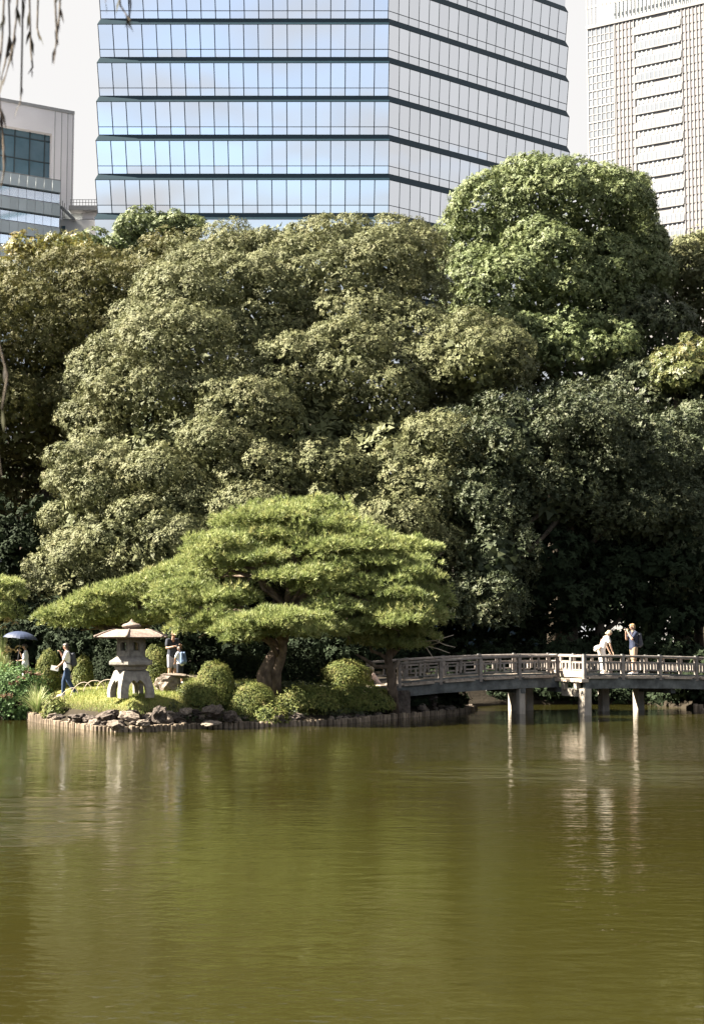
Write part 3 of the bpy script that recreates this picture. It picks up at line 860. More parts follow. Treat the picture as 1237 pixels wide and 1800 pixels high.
def rusty(t, p, rx, ry, hz_, z0):
    Lv = Leaves()
    for px, py in [(42, 1184), (34, 1194), (56, 1188), (16, 1224), (27, 1202)]:
        q = W(px, py, 48.3)
        # carry it onto the dome's surface
        u = (q[0] - p[0]) / rx; v = (q[2] - z0) / hz_
        y = p[1] - ry * math.sqrt(max(.02, 1 - u * u - v * v))
        P = np.array([q[0], y - .03, q[2]]) + rng.normal(0, .07, (26, 3)) * np.array([1.3, .4, .4])
        Lv.tufts(P, np.tile([[-.3, -.7, .5]], (26, 1)), 5, .075, .04, rng.uniform(0, 1, 26), (30, 80), jit=.02)
    Lv.build('rusty_leaves', M['rust'], t)['label'] = 'patches of orange brown dead leaves'
shrub('large bright green shrub with orange patches overhanging the water at the left edge', 14, 1173, 80, 49.2, mt='holly', leaf=.085, rd=1.25, name='leafy_shrub', rough=.07, extra=rusty)

# ------------------------------------------------------------------ grasses
def blade_clump(name, label, cat, base, n, hgt, spread, wd, mt, group=None, arch=1.0):
    t = thing(name, label, cat, base, group)
    V = []; T = []; Cc = []; o = 0
    for i in range(n):
        a = rnd.uniform(0, 6.283); L_ = hgt * rnd.uniform(.6, 1.15); out_ = spread * rnd.uniform(.15, 1.1)
        b = np.array(base) + np.array([math.cos(a), math.sin(a), 0]) * spread * .12 * rnd.random()
        dv = np.array([math.cos(a), math.sin(a), 0]); sd = np.array([-dv[1], dv[0], 0])
        pts = []
        for k in range(6):
            f = k / 5
            pts.append(b + dv * out_ * (f ** 1.6) + np.array([0, 0, L_ * (f * 1.25 - arch * .62 * f ** 2.6 * out_ / spread)]))
        for k, q in enumerate(pts):
            wv_ = wd * (1 - (k / 5) ** 1.5) * .5
            V += [q - sd * wv_, q + sd * wv_]
        for k in range(5):
            T += [(o + 2*k, o + 2*k+1, o + 2*k+3), (o + 2*k, o + 2*k+3, o + 2*k+2)]
        Cc += [np.clip(rnd.gauss(.5, .25), 0, 1)] * 10
        o += 12
    raw_mesh('blades', np.array(V), np.array(T), M[mt], t, np.array(Cc))['kind'] = 'stuff'
    return t
b = W(66, 1245, 47.5); b[2] = tz(b[0], b[1])
blade_clump('ornamental_grass', 'fountain of pale arching grass blades at the water edge beside the large left shrub', 'grass clump', tuple(b), 330, 1.0, .85, .024, 'reed')
b = W(98, 1236, 46.2); b[2] = tz(b[0], b[1])
shrub('low spreading green plant right of the fountain of pale grass', 100, 1228, 22, 46.4, leaf=.06, name='low_plant', rough=.15, dens=.7)
shrub('tiny leafy tuft on the lawn edge in front of the lantern', 234, 1238, 9, 42.9, leaf=.05, name='low_plant', rough=.2)
rt = []
for px, tp_, l in [(4, 1092, 'tall plume grass with feathery heads at the left edge beside the parasol'), (12, 1140, 'dry yellow grass tuft with pink tinged heads below the parasol')]:
    b = W(px, 1180, 51.9); b[2] = tz(b[0], b[1])
    h = W(px, tp_, 51.9)[2] - b[2]
    t = blade_clump('plume_grass', l, 'grass clump', tuple(b), 160, h * .85, .45, .02, 'reed', 'plume grasses behind the large left shrub', arch=.8)
    Lv = Leaves()
    for k in range(7 if px < 10 else 9):
        q = np.array(b) + np.array([rnd.uniform(-.35, .35), rnd.uniform(-.2, .2), h * rnd.uniform(.82, 1.02)])
        f = np.linspace(0, 1, 26)[:, None]
        P = q + np.array([.1, 0, -.05]) * f * 2 + np.array([0, 0, .16]) * np.sin(f * 2)
        Lv.tufts(P, np.tile([[.4, 0, .9]], (26, 1)), 5, .06, .012, None, (15, 50), jit=.008)
    Lv.build('plume', M['plume'], t)
# tall blades growing beside the boulder
b = W(337, 1210, 45.7); b[2] = tz(b[0], b[1])
blade_clump('grass_tuft', 'tuft of long green grass between the boulder and the low wide shrub', 'grass clump', tuple(b), 130, .55, .4, .014, 'blade')
# the lawn itself
n = 52000
gxs = rng.uniform(-10.5, 1.5, n * 2); gys = rng.uniform(42, 52.5, n * 2)
s_ = sdf(land, gxs, gys)
k_ = (s_ > .7) & (rng.uniform(0, 1, n * 2) < np.where(gys < 48.5, 1, .35))
gxs, gys = gxs[k_], gys[k_]; gzs = terr(gxs, gys)
n = len(gxs)
bs = np.stack([gxs, gys, gzs - .01], 1)
ax = np.stack([rng.normal(0, .4, n), rng.normal(0, .4, n), np.ones(n)], 1); ax /= np.linalg.norm(ax, axis=1, keepdims=True)
an = rng.uniform(0, 6.28, n); sd_ = np.stack([np.cos(an), np.sin(an), np.zeros(n)], 1)
hh = rng.uniform(.05, .13, n)[:, None]
gvv = np.stack([bs - sd_ * .009, bs + sd_ * .009, bs + ax * hh], 1).reshape(-1, 3)
gt = np.clip(.45 + .2 * np.sin(gxs * 1.1) * np.cos(gys * 1.4) + rng.normal(0, .2, n), 0, 1)
go = raw_mesh('lawn_grass', gvv, np.arange(n * 3).reshape(-1, 3), M['blade'], None, gt)
tag(go, 'short sunlit lawn grass round the stone lantern', kind='stuff')

# low plants covering the slope between the shrubs and the piles
n = 9000
gx2 = rng.uniform(-5.6, 4.0, n); gy2 = rng.uniform(43.2, 50.5, n)
s2 = sdf(land, gx2, gy2)
k2 = (s2 > .35) & (s2 < 3.4) & (rng.uniform(0, 1, n) < .25 + .75 * (np.sin(gx2 * 2.3 + 1) * np.sin(gy2 * 2.9) > -.2))
gx2, gy2 = gx2[k2], gy2[k2]
P = np.stack([gx2, gy2, terr(gx2, gy2) + rng.uniform(0, .10, len(gx2))], 1)
Lv = Leaves(tri=True)
Lv.tufts(P, np.stack([rng.normal(0, .4, len(P)), rng.normal(-.3, .4, len(P)), np.ones(len(P))], 1), 5, .075, .04, None, (35, 85), jit=.03)
tag(Lv.build('ground_cover', M['laurel']), 'low dark ground cover on the slope above the piles', kind='stuff')
# ------------------------------------------------------------------ glass tower
M['glass'] = mat('mirror glass', (.66, .69, .735), (.69, .715, .755), .03, .05, metal=1.0, rand=.035)
M['band'] = mat('dark teal cladding', (.0025, .018, .030), (.003, .021, .034), .5, 2, spec=.25)
M['bars'] = plain('dark glazing bar', (.006, .016, .022), .5)
M['greypanel'] = mat('grey metal cladding', (.60, .575, .595), (.64, .615, .635), .6, .3)
M['darkglass'] = mat('dark window glass', (.035, .08, .11), (.07, .13, .17), .12, .18, spec=.7)
M['whitewall'] = mat('white painted wall', (.60, .59, .59), (.53, .52, .52), .7, .4)
M['greyglass'] = mat('grey green balcony glass', (.5, .54, .55), (.56, .6, .61), .2, .3, spec=.6, rand=.1)
M['paletower'] = mat('pale tower wall', (.19, .187, .19), (.175, .172, .175), .7, .4)
M['paleglass'] = mat('pale blue balcony glass', (.15, .165, .19), (.165, .18, .205), .2, .3, spec=.6, rand=.08)
M['brownpanel'] = mat('brown tile panel', (.185, .17, .175), (.205, .19, .195), .7, 1.2)
M['steel'] = plain('painted steel', (.23, .23, .235), .5)

def poly_offset(poly, k):
    n = len(poly); res = []
    for i in range(n):
        p0, p1, p2 = Vector(poly[i-1]), Vector(poly[i]), Vector(poly[(i+1) % n])
        n1 = Vector((p1.y - p0.y, -(p1.x - p0.x))).normalized()
        n2 = Vector((p2.y - p1.y, -(p2.x - p1.x))).normalized()
        m = (n1 + n2); m = m / (m.dot(n1))
        res.append(p1 + m * k)
    return res
A_ = (float(W(178, 0, 150)[0]), 150.); B_ = (float(W(682, 0, 150)[0]), 150.); C_ = (float(W(992, 0, 166)[0]), 166.)
foot = [A_, B_, C_, (17.0, 190.0), (A_[0], 190.0)]
tw_ = thing('glass_office_tower', 'tall mirror glass office tower with dark teal bands between leaning storeys', 'office tower', ((A_[0]+C_[0])/2, 170, 1.2))
ST = (zpy(37.5, 150) - zpy(379.5, 150)) / 5; BH = .74; LEAN = .26
zb0 = zpy(386.5, 150)
zlist = [zb0 + ST * i for i in range(-1, 8)]
core = MB()
pin = poly_offset(foot, -.25)
zt = zlist[-1] + ST
core.add([(p.x, p.y, 1.0) for p in pin] + [(p.x, p.y, zt) for p in pin], [(i, (i+1) % 5, 5+(i+1) % 5, 5+i) for i in range(5)] + [(9, 8, 7, 6, 5)])
core.build('core', M['band'], tw_)
# plain lower storeys behind the trees, band and glass per storey
off0 = poly_offset(foot, 0); off1 = poly_offset(foot, LEAN); off2 = poly_offset(foot, LEAN + .05)
low = MB()
z = zlist[0] - ST
while z > 1:
    low.add([(p.x, p.y, z + BH) for p in off0] + [(p.x, p.y, z + ST) for p in off1], [(i, (i+1) % 5, 5+(i+1) % 5, 5+i) for i in range(5)])
    z -= ST
low.build('lower_storey_glass', M['glass'], tw_)
def lerp2(a, b, t): return (a[0] + (b[0] - a[0]) * t, a[1] + (b[1] - a[1]) * t)
ncol = {0: 20, 1: 19}
for si, z0 in enumerate(zlist):
    bnd = MB()
    bnd.add([(p.x, p.y, z0) for p in off2] + [(p.x, p.y, z0 + BH) for p in off0] + [(p.x, p.y, z0 - .04) for p in off2] + [(p.x, p.y, z0 - .04) for p in pin],
            [(i, (i+1) % 5, 5+(i+1) % 5, 5+i) for i in range(5)] + [(10+i, 10+(i+1) % 5, (i+1) % 5, i) for i in range(5)] + [(15+i, 15+(i+1) % 5, 10+(i+1) % 5, 10+i) for i in range(5)])
    bnd.build('floor_band', M['band'], tw_)
    sides = MB()
    vis = 1 <= si <= 6
    zp = [z0 + BH, z0 + BH + .86, z0 + ST]
    offs = [0, LEAN * .86 / (ST - BH), LEAN]
    rings = [poly_offset(foot, k) for k in offs]
    for e in range(5):
        a = [r[e] for r in rings]; b_ = [r[(e+1) % 5] for r in rings]
        if not (vis or (si == 7 and e == 1)) or e > 1:
            for q in (0, 1):
                sides.add([(a[q].x, a[q].y, zp[q]), (b_[q].x, b_[q].y, zp[q]), (b_[q+1].x, b_[q+1].y, zp[q+1]), (a[q+1].x, a[q+1].y, zp[q+1])], [(0, 1, 2, 3)])
            continue
        nrm = Vector((b_[0].y - a[0].y, -(b_[0].x - a[0].x), 0)).normalized()
        n = ncol[e]
        bars = MB()
        for c in range(n):
            t0, t1 = c / n + .0016, (c + 1) / n - .0016
            for q, nm in ((0, 'lower_pane'), (1, 'window_pane')):
                pts = []
                zz0, zz1 = zp[q] + .03, zp[q+1] - .03
                j = [rnd.gauss(0, .002) for _ in range(3)]
                for t, r_, z_, k_ in ((t0, q, zz0, j[0]), (t1, q, zz0, j[1]), (t1, q+1, zz1, j[2]), (t0, q+1, zz1, j[0] + j[2] - j[1])):
                    s_ = lerp2(a[r_], b_[r_], t)
                    pts.append((s_[0] + nrm.x * k_, s_[1] + nrm.y * k_, z_))
                back = [(p[0] - nrm.x * .05, p[1] - nrm.y * .05, p[2]) for p in pts]
                MB().add(pts + back, [(0, 1, 2, 3), (4, 7, 6, 5), (0, 4, 5, 1), (1, 5, 6, 2), (2, 6, 7, 3), (3, 7, 4, 0)]).build(nm, M['glass'], tw_)
        for c in range(n + 1):
            p0 = lerp2(a[0], b_[0], c / n); p1 = lerp2(a[2], b_[2], c / n)
            bars.bar((p0[0], p0[1], zp[0]), (p1[0], p1[1], zp[2]), .06, .04, up=nrm)
        p0, p1 = a[1], b_[1]
        bars.bar((p0.x, p0.y, zp[1]), (p1.x, p1.y, zp[1]), .07, .06)
        bars.build('glazing_bars', M['bars'], tw_)
    if sides.v: sides.build('side_glass', M['glass'], tw_)

# ------------------------------------------------------------------ pale tower on the right
def face_pts(pl, dl, pr, dr):
    a = W(pl, 0, dl); b_ = W(pr, 0, dr)
    a = np.array((a[0], dl)); b_ = np.array((b_[0], dr))
    def at(px):
        # where the sight line through column px meets the facade line
        rx = (px - 618.5) / FPX / 0.996 * 1.0
        r = W(px, 900, 100); rx = r[0] / 100.
        t = (rx * a[1] - a[0]) / ((b_[0] - a[0]) - rx * (b_[1] - a[1]))
        return a + (b_ - a) * t
    dirv = (b_ - a) / np.linalg.norm(b_ - a)
    return at, np.array((dirv[0], dirv[1], 0)), np.array((dirv[1], -dirv[0], 0))
def fbox(mb, p, q, z0, z1, nrm, f0, f1):
    """slab between plan points p and q, from f0 to f1 proud of the facade"""
    vs = []
    for f in (f0, f1):
        for (c, z) in ((p, z0), (q, z0), (q, z1), (p, z1)):
            vs.append((c[0] + nrm[0] * f, c[1] + nrm[1] * f, z))
    return mb.add(vs, [(3, 2, 1, 0), (4, 5, 6, 7), (0, 1, 5, 4), (1, 2, 6, 5), (2, 3, 7, 6), (3, 0, 4, 7)])

at, dv, nv = face_pts(1042, 270, 1237, 259)
rt_ = thing('apartment_tower', 'pale hazy apartment tower with balcony rows and brown tiled bays', 'apartment tower', (*at(1180), 1.2))
P0, P1 = at(1042), at(1330)
zr = zpy(50, 270)
wl = MB(); fbox(wl, P0, P1, 1.0, zr, nv, -18, 0); wl.build('wall', M['paletower'], rt_)
FLH = 3.17
floors = [zr - FLH * (i + 1) for i in range(15)]
for fi, z in enumerate(floors):
    # central balconies
    a, b_ = at(1129.5), at(1212)
    m = MB(); fbox(m, a, b_, z - .12, z + .12, nv, 0.0, .25); m.build('balcony_slab', M['paletower'], rt_)
    m = MB(); fbox(m, a, b_, z + .12, z + 1.45, nv, .18, .22); m.build('balcony_glass', M['paleglass'], rt_)
    m = MB()
    for k in range(11):
        px = 1131 + k * 8.1
        c = at(px); e = c + dv[:2] * .16
        fbox(m, c, e, z + .1, z + 1.5, nv, .22, .25)
    m.build('balcony_rail', M['steel'], rt_)['kind'] = 'stuff'
    m = MB()
    for k in range(10):
        if (fi % 2 == 0 and 3 < k < 7) : continue
        px = 1133 + k * 8.2
        c = at(px); e = c + dv[:2] * (.22 if k % 3 else .3)
        fbox(m, c, e, z + 2.0, z + 2.95, nv, .01, .06)
    m.build('wall_slot', M['greyglass'], rt_)['kind'] = 'stuff'
    # tiled bays
    for pa, pb in ((1093.5, 1128), (1214, 1262), (1264, 1328)):
        a, b_ = at(pa), at(pb)
        m = MB(); fbox(m, a, b_, z + .02, z + 1.25, nv, .02, .06); m.build('tile_panel', M['brownpanel'], rt_)
        m = MB(); fbox(m, a, b_, z + 1.6, z + 2.85, nv, .02, .06); m.build('tile_panel', M['brownpanel'], rt_)
        m = MB()
        nb = 5 if pb < 1200 else 7
        for k in range(nb + 1):
            c = a + (b_ - a) * (k / nb) * .985; fbox(m, c, c + dv[:2] * .17, z, z + FLH, nv, .06, .16)
        m.build('bay_mullion', M['paletower'], rt_)
    # corner glazing
    a, b_ = at(1044), at(1092)
    m = MB(); fbox(m, a, b_, z + .3, z + 2.9, nv, .01, .05); m.build('corner_glass', M['paleglass'], rt_)
    m = MB(); fbox(m, a, b_, z - .1, z + .2, nv, .02, .14)
    fbox(m, a, b_, z + 1.5, z + 1.62, nv, .05, .12)
    for k in range(7):
        c = a + (b_ - a) * k / 6.1; fbox(m, c, c + dv[:2] * .14, z + .2, z + 3.05, nv, .05, .13)
    m.build('corner_frame', M['steel'], rt_)
# open roof screen
m = MB()
for k in range(42):
    c = at(1043 + k * 6.9); fbox(m, c, c + dv[:2] * .22, zr, zr + 13, nv, -.1, .15)
for k in range(4):
    fbox(m, P0, P1, zr + .3 + k * 3.9, zr + .75 + k * 3.9, nv, -.12, .1)
m.build('roof_screen', M['steel'], rt_)
m = MB(); fbox(m, at(1056), at(1325), zr, zr + 8.5, nv, -14, -3); m.build('roof_plant_room', M['greyglass'], rt_)
m = MB(); fbox(m, at(1045), at(1328), zr - .02, zr + .5, nv, -3, .3); m.build('parapet', M['paletower'], rt_)

# ------------------------------------------------------------------ buildings on the left
at, dv, nv = face_pts(0, 185.4, 119, 190)
gb = thing('grey_block', 'grey metal clad block with one large dark window behind the glass balconies', 'building', (*at(60), 1.2))
zt = zpy(195, 190)
zw1 = zpy(221, 186); zw0 = zpy(314, 187)
m = MB()
a, b_ = at(-140), at(119)
fbox(m, a, b_, 1, zw0, nv, -14, 0); fbox(m, a, b_, zw1, zt, nv, -14, 0); fbox(m, at(79.5), b_, zw0, zw1, nv, -14, 0)
fbox(m, a, at(79.5), zw0, zw1, nv, -14, -1.2)
m.build('wall', M['greypanel'], gb)
m = MB()
for px in (84, 96, 107, 116): c = at(px); fbox(m, c, c + dv[:2] * .06, zw0 - 8, zt - .1, nv, 0, .05)
fbox(m, a, b_, zt - .3, zt + .15, nv, -14, .12)
m.build('panel_seam', M['steel'], gb)
m = MB(); fbox(m, a, at(79.3), zw0, zw1, nv, -1.0, -.9); wo = m.build('window', M['darkglass'], gb)
m = MB()
for px in range(-120, 80, 27): c = at(px); fbox(m, c, c + dv[:2] * .12, zw0, zw1, nv, -.9, -.75)
for k in range(1, 3): fbox(m, a, at(79.3), zw0 + k * 3, zw0 + k * 3 + .12, nv, -.9, -.78)
m.build('window_bars', M['bars'], wo)

at, dv, nv = face_pts(0, 171.6, 95, 175)
fb = thing('balcony_block', 'low rise white block with grey green glass balconies in stacked rows at the left edge', 'building', (*at(50), 1.2))
zt = zpy(316, 175)
a, b_ = at(-120), at(95)
m = MB(); fbox(m, a, b_, 1, zt - .5, nv, -12, 0); m.build('wall', M['whitewall'], fb)
M['whiteglass'] = mat('pale reflecting ribbon window', (.62, .66, .72), (.7, .73, .78), .08, .1, metal=.8)
for i in range(8):
    z = zt - 1.55 - 3.06 * i
    m = MB()
    n = 14
    for k in range(n):
        c, e = a + (b_ - a) * (k + .02) / n, a + (b_ - a) * (k + .98) / n
        m = MB(); fbox(m, c, e, z, z + 1.5, nv, .30, .35); m.build('balcony_glass', M['greyglass'], fb)
        m = MB(); fbox(m, c, e, z - 1.35, z - .15, nv, .02, .08); m.build('ribbon_window', M['whiteglass'], fb)
    m = MB(); fbox(m, a, b_, z - .13, z, nv, 0, .36); m.build('balcony_slab', M['bars'], fb)
m = MB(); fbox(m, a, b_, zt - .06, zt + .05, nv, .27, .38); m.build('handrail', M['steel'], fb)

lw = thing('white_annex', 'small white annex with roof railing and outside stair between the balconies and the glass tower', 'building', tuple(W(135, 1100, 180)[:2]) + (1.2,))
zz = zpy
def pbox(m, x0, x1, y0, y1, d, depth):
    a = W(x0, 900, d); b_ = W(x1, 900, d)
    m.box(((a[0]+b_[0])/2, d + depth/2, (zz(y0, d)+zz(y1, d))/2), (b_[0]-a[0], depth, abs(zz(y0, d)-zz(y1, d))))
    return m
m = MB(); pbox(m, 95, 166, 1090, 386, 180, 8); pbox(m, 164, 178, 1090, 374, 179, 8); m.build('wall', M['whitewall'], lw)
pbox(MB(), 112, 176, 369, 361, 179.4, 7).build('roof_slab', M['steel'], lw)
pbox(MB(), 100, 137, 385, 369, 181, 5).build('recessed_wall', M['greyglass'], lw)
pbox(MB(), 137, 170, 385, 369, 180.5, 6).build('upper_wall', M['greypanel'], lw)
pbox(MB(), 99, 106, 412, 397, 179.9, .15).build('window', M['darkglass'], lw)
m = MB()
for k in range(12):
    x = W(115 + k * 5.4, 900, 179.5)[0]; m.bar((x, 179.5, zz(361, 179.5)), (x, 179.5, zz(351, 179.5)), .06, .06, up=(0, 1, 0))
for py in (351, 356): m.bar((W(114, 900, 179.5)[0], 179.5, zz(py, 179.5)), (W(176, 900, 179.5)[0], 179.5, zz(py, 179.5)), .06, .06)
m.build('roof_railing', M['steel'], lw)
m = MB(); m.bar((W(98, 900, 179.6)[0], 179.6, zz(364, 179.6)), (W(123, 900, 179.6)[0], 179.6, zz(387, 179.6)), .5, .35); m.build('stair_flight', M['steel'], lw)
m = MB()
for k in range(3): x = W(97 + k * 3.5, 900, 179.3)[0]; m.bar((x, 179.3, zz(385, 179.3)), (x, 179.3, zz(349 + 4 * k, 179.3)), .09, .09, up=(0, 1, 0))
m.build('mast', M['steel'], lw)
# ------------------------------------------------------------------ stone lantern
LD = 44.0
lc = W(230, 1222, LD); lc[2] = tz(lc[0], lc[1])
lan = thing('stone_lantern', 'weathered granite snow viewing lantern with wide roof and four arched legs on the lawn', 'stone lantern', tuple(lc))
zl = lambda py: zpy(py, LD)
cx, cy = lc[0], lc[1]
hexa = -math.pi / 2 + .03
def hex_lathe(prof, name, m, c=(cx, cy), n=6, rot=hexa, sm=False):
    return MB().lathe((c[0], c[1], 0), prof, n, rot).build(name, m, lan, sm)
# legs: one square skirt pierced by cusped arches
th0 = math.atan2(.52, .85)
e1 = Vector((math.cos(th0), math.sin(th0), 0)); e2 = Vector((-math.sin(th0), math.cos(th0), 0))
zb, ztop = zl(1226), zl(1181)
hb = ztop - zb
def wout(h): return .545 - .14 * (h ** 2.2) + .012 * math.sin(h * 6)
def arch(h):            # half width of the opening
    ha = .72
    if h >= ha: return 0
    return .30 * math.sqrt(max(0, 1 - (h / ha) ** 3.2)) + .0
def cusp(h):
    if h < .58 or h >= .72: return 0
    return .13 * ((h - .58) / .14) ** 1.4
lv = [0, .1, .2, .3, .4, .48, .54, .58, .61, .64, .67, .69, .705, .7199, .73, .78, .84, .9, .95, 1.0]
T_ = .15
for s in range(4):
    ex, ey = [(e1, -e2), (e2, e1), (-e1, e2), (-e2, -e1)][s]      # along the face, outward
    mb = MB()
    def P(x, h, inner):
        wo = wout(h)
        return Vector((cx, cy, zb + h * hb)) + ex * x + ey * (wo - (T_ if inner else 0))
    for i in range(len(lv) - 1):
        h0, h1 = lv[i], lv[i+1]
        segs = []
        for h in (h0, h1):
            w_ = wout(h); a_ = arch(h); c_ = min(cusp(h), a_ * .95) if h < .72 else 0
            segs.append((w_, a_, c_))
        (w0, a0, c0), (w1, a1, c1) = segs
        if h0 >= .719:
            strips = [(-w0, w0, -w1, w1)]
        else:
            strips = [(-w0, -a0, -w1, -a1), (a0, w0, a1, w1)]
            if c0 or c1: strips.append((-c0, c0, -c1, c1))
        for x0, x1, x2, x3 in strips:
            for inner in (False, True):
                q = [P(x0, h0, inner), P(x1, h0, inner), P(x3, h1, inner), P(x2, h1, inner)]
                mb.add(q, [(0, 1, 2, 3)] if not inner else [(3, 2, 1, 0)])
            if h0 < .719:
                for xa, xb in ((x0, x2), (x1, x3)):
                    if abs(abs(xa) - w0) < 1e-6: continue
                    mb.add([P(xa, h0, False), P(xb, h1, False), P(xb, h1, True), P(xa, h0, True)], [(0, 1, 2, 3)])
    mb.build('leg_panel', M['stone'], lan)
sq = lambda r: r * math.sqrt(2)
MB().lathe((cx, cy, 0), [(sq(.30), ztop - .12), (sq(.40), ztop - .06), (sq(.405), ztop + .005), (sq(.36), ztop + .05), (sq(.28), ztop + .085), (.30, ztop + .09)], 4, th0 + math.pi / 4).build('leg_cap', M['stone'], lan)
hex_lathe([(.50, ztop + .06), (.54, zl(1175)), (.55, zl(1170)), (.52, zl(1169))], 'neck', M['stone'])
hex_lathe([(.5, zl(1170.5)), (.70, zl(1169)), (.72, zl(1167.5)), (.72, zl(1163)), (.70, zl(1161.5)), (.52, zl(1155.5)), (.46, zl(1154))], 'platform', M['stone'])
# light box of six pierced panels
rb = .455
zlo, zhi = zl(1156), zl(1121.5)
for k in range(6):
    a0 = hexa + k * math.pi / 3; a1 = a0 + math.pi / 3
    p = Vector((cx + rb * math.cos(a0), cy + rb * math.sin(a0), 0)); q = Vector((cx + rb * math.cos(a1), cy + rb * math.sin(a1), 0))
    d = (q - p); Ls = d.length; d.normalize(); n_ = Vector((d.y, -d.x, 0))
    mb = MB()
    def pn(s0, s1, z0, z1, f0=-.09, f1=0.0):
        vs = []
        for f in (f0, f1):
            for s_, z_ in ((s0, z0), (s1, z0), (s1, z1), (s0, z1)):
                v = p + d * (s_ * Ls) + n_ * f; vs.append((v.x, v.y, z_))
        mb.add(vs, [(3, 2, 1, 0), (4, 5, 6, 7), (0, 1, 5, 4), (1, 2, 6, 5), (2, 3, 7, 6), (3, 0, 4, 7)])
    h_ = zhi - zlo
    pn(.0, .30, zlo, zhi); pn(.70, 1.0, zlo, zhi); pn(.30, .70, zlo, zlo + .36 * h_); pn(.30, .70, zhi - .22 * h_, zhi)
    pn(.22, .27, zlo + .3 * h_, zhi - .16 * h_, 0, .02); pn(.73, .78, zlo + .3 * h_, zhi - .16 * h_, 0, .02)
    pn(.22, .78, zlo + .29 * h_, zlo + .335 * h_, 0, .02); pn(.22, .78, zhi - .19 * h_, zhi - .15 * h_, 0, .02)
    pn(.0, .06, zlo, zhi, 0, .018); pn(.94, 1., zlo, zhi, 0, .018)
    pn(.1, .9, zlo + .06 * h_, zlo + .2 * h_, 0, .014)
    mb.build('window_panel', M['stone'], lan)
hex_lathe([(.40, zlo - .02), (.40, zlo + .05)], 'box_floor', M['stone'])
hex_lathe([(.40, zhi - .01), (1.10, zl(1121.5)), (1.17, zl(1121.2)), (1.19, zl(1119.5)), (1.10, zl(1117.2)), (.90, zl(1112.4)), (.68, zl(1108)), (.52, zl(1106.2)), (.3, zl(1106))], 'roof', M['roofstone'])
for k in range(6):
    m = MB()
    a = hexa + k * math.pi / 3
    f = lambda r, py: (cx + r * math.cos(a), cy + r * math.sin(a), zl(py))
    m.tube([f(.54, 1106.6), f(.72, 1108.8), f(.93, 1113), f(1.12, 1117.6), f(1.21, 1118.8)], [.03, .035, .04, .045, .04], 6)
    m.build('roof_rib', M['roofstone'], lan, True)
MB().lathe((cx, cy, 0), [(.16, zl(1106.5)), (.2, zl(1105)), (.285, zl(1102)), (.30, zl(1099.5)), (.24, zl(1097)), (.13, zl(1095)), (.06, zl(1092.5)), (.012, zl(1088.5))], 20).build('finial', M['roofstone'], lan, True)

# ------------------------------------------------------------------ bridge
PH = R(25)
U = Vector((math.cos(PH), math.sin(PH), 0)); V = Vector((math.sin(PH), -math.cos(PH), 0))
O = Vector((float(W(978, 900, 52.5)[0]), 52.5, 0))
def dz(u): return 1.40 - (.0055 if u < 0 else .0035) * u * u
def Bp(u, v, z=0.0): return O + U * u + V * v + Vector((0, 0, dz(u) + z))
br = thing('garden_bridge', 'weathered timber footbridge with lattice railings stepping sideways in the middle', 'footbridge', tuple(Bp(0, -.5, -1.3)))
SV = 1.66; WD = 2.5
def plank_run(u0, u1, v0, v1, step=.30):
    u = u0
    while u < u1 - .05:
        MB().bar(Bp(u + step / 2, v0, -.035 + rnd.uniform(-.004, .004)), Bp(u + step / 2, v1, -.035 + rnd.uniform(-.004, .004)), step - .014, .07).build('plank', M['deck'], br)
        u += step
plank_run(-7.6, 0, -WD, 0.04); plank_run(0, 10.2, SV - WD, SV + .04)
plank_run(-.0, 1.2, -WD, SV - WD - .02)
def poly_bar(name, us, v, z0, wd, ht, mt):
    m = MB()
    for a, b_ in zip(us[:-1], us[1:]): m.bar(Bp(a, v, z0), Bp(b_, v, z0), wd, ht)
    return m.build(name, mt, br)
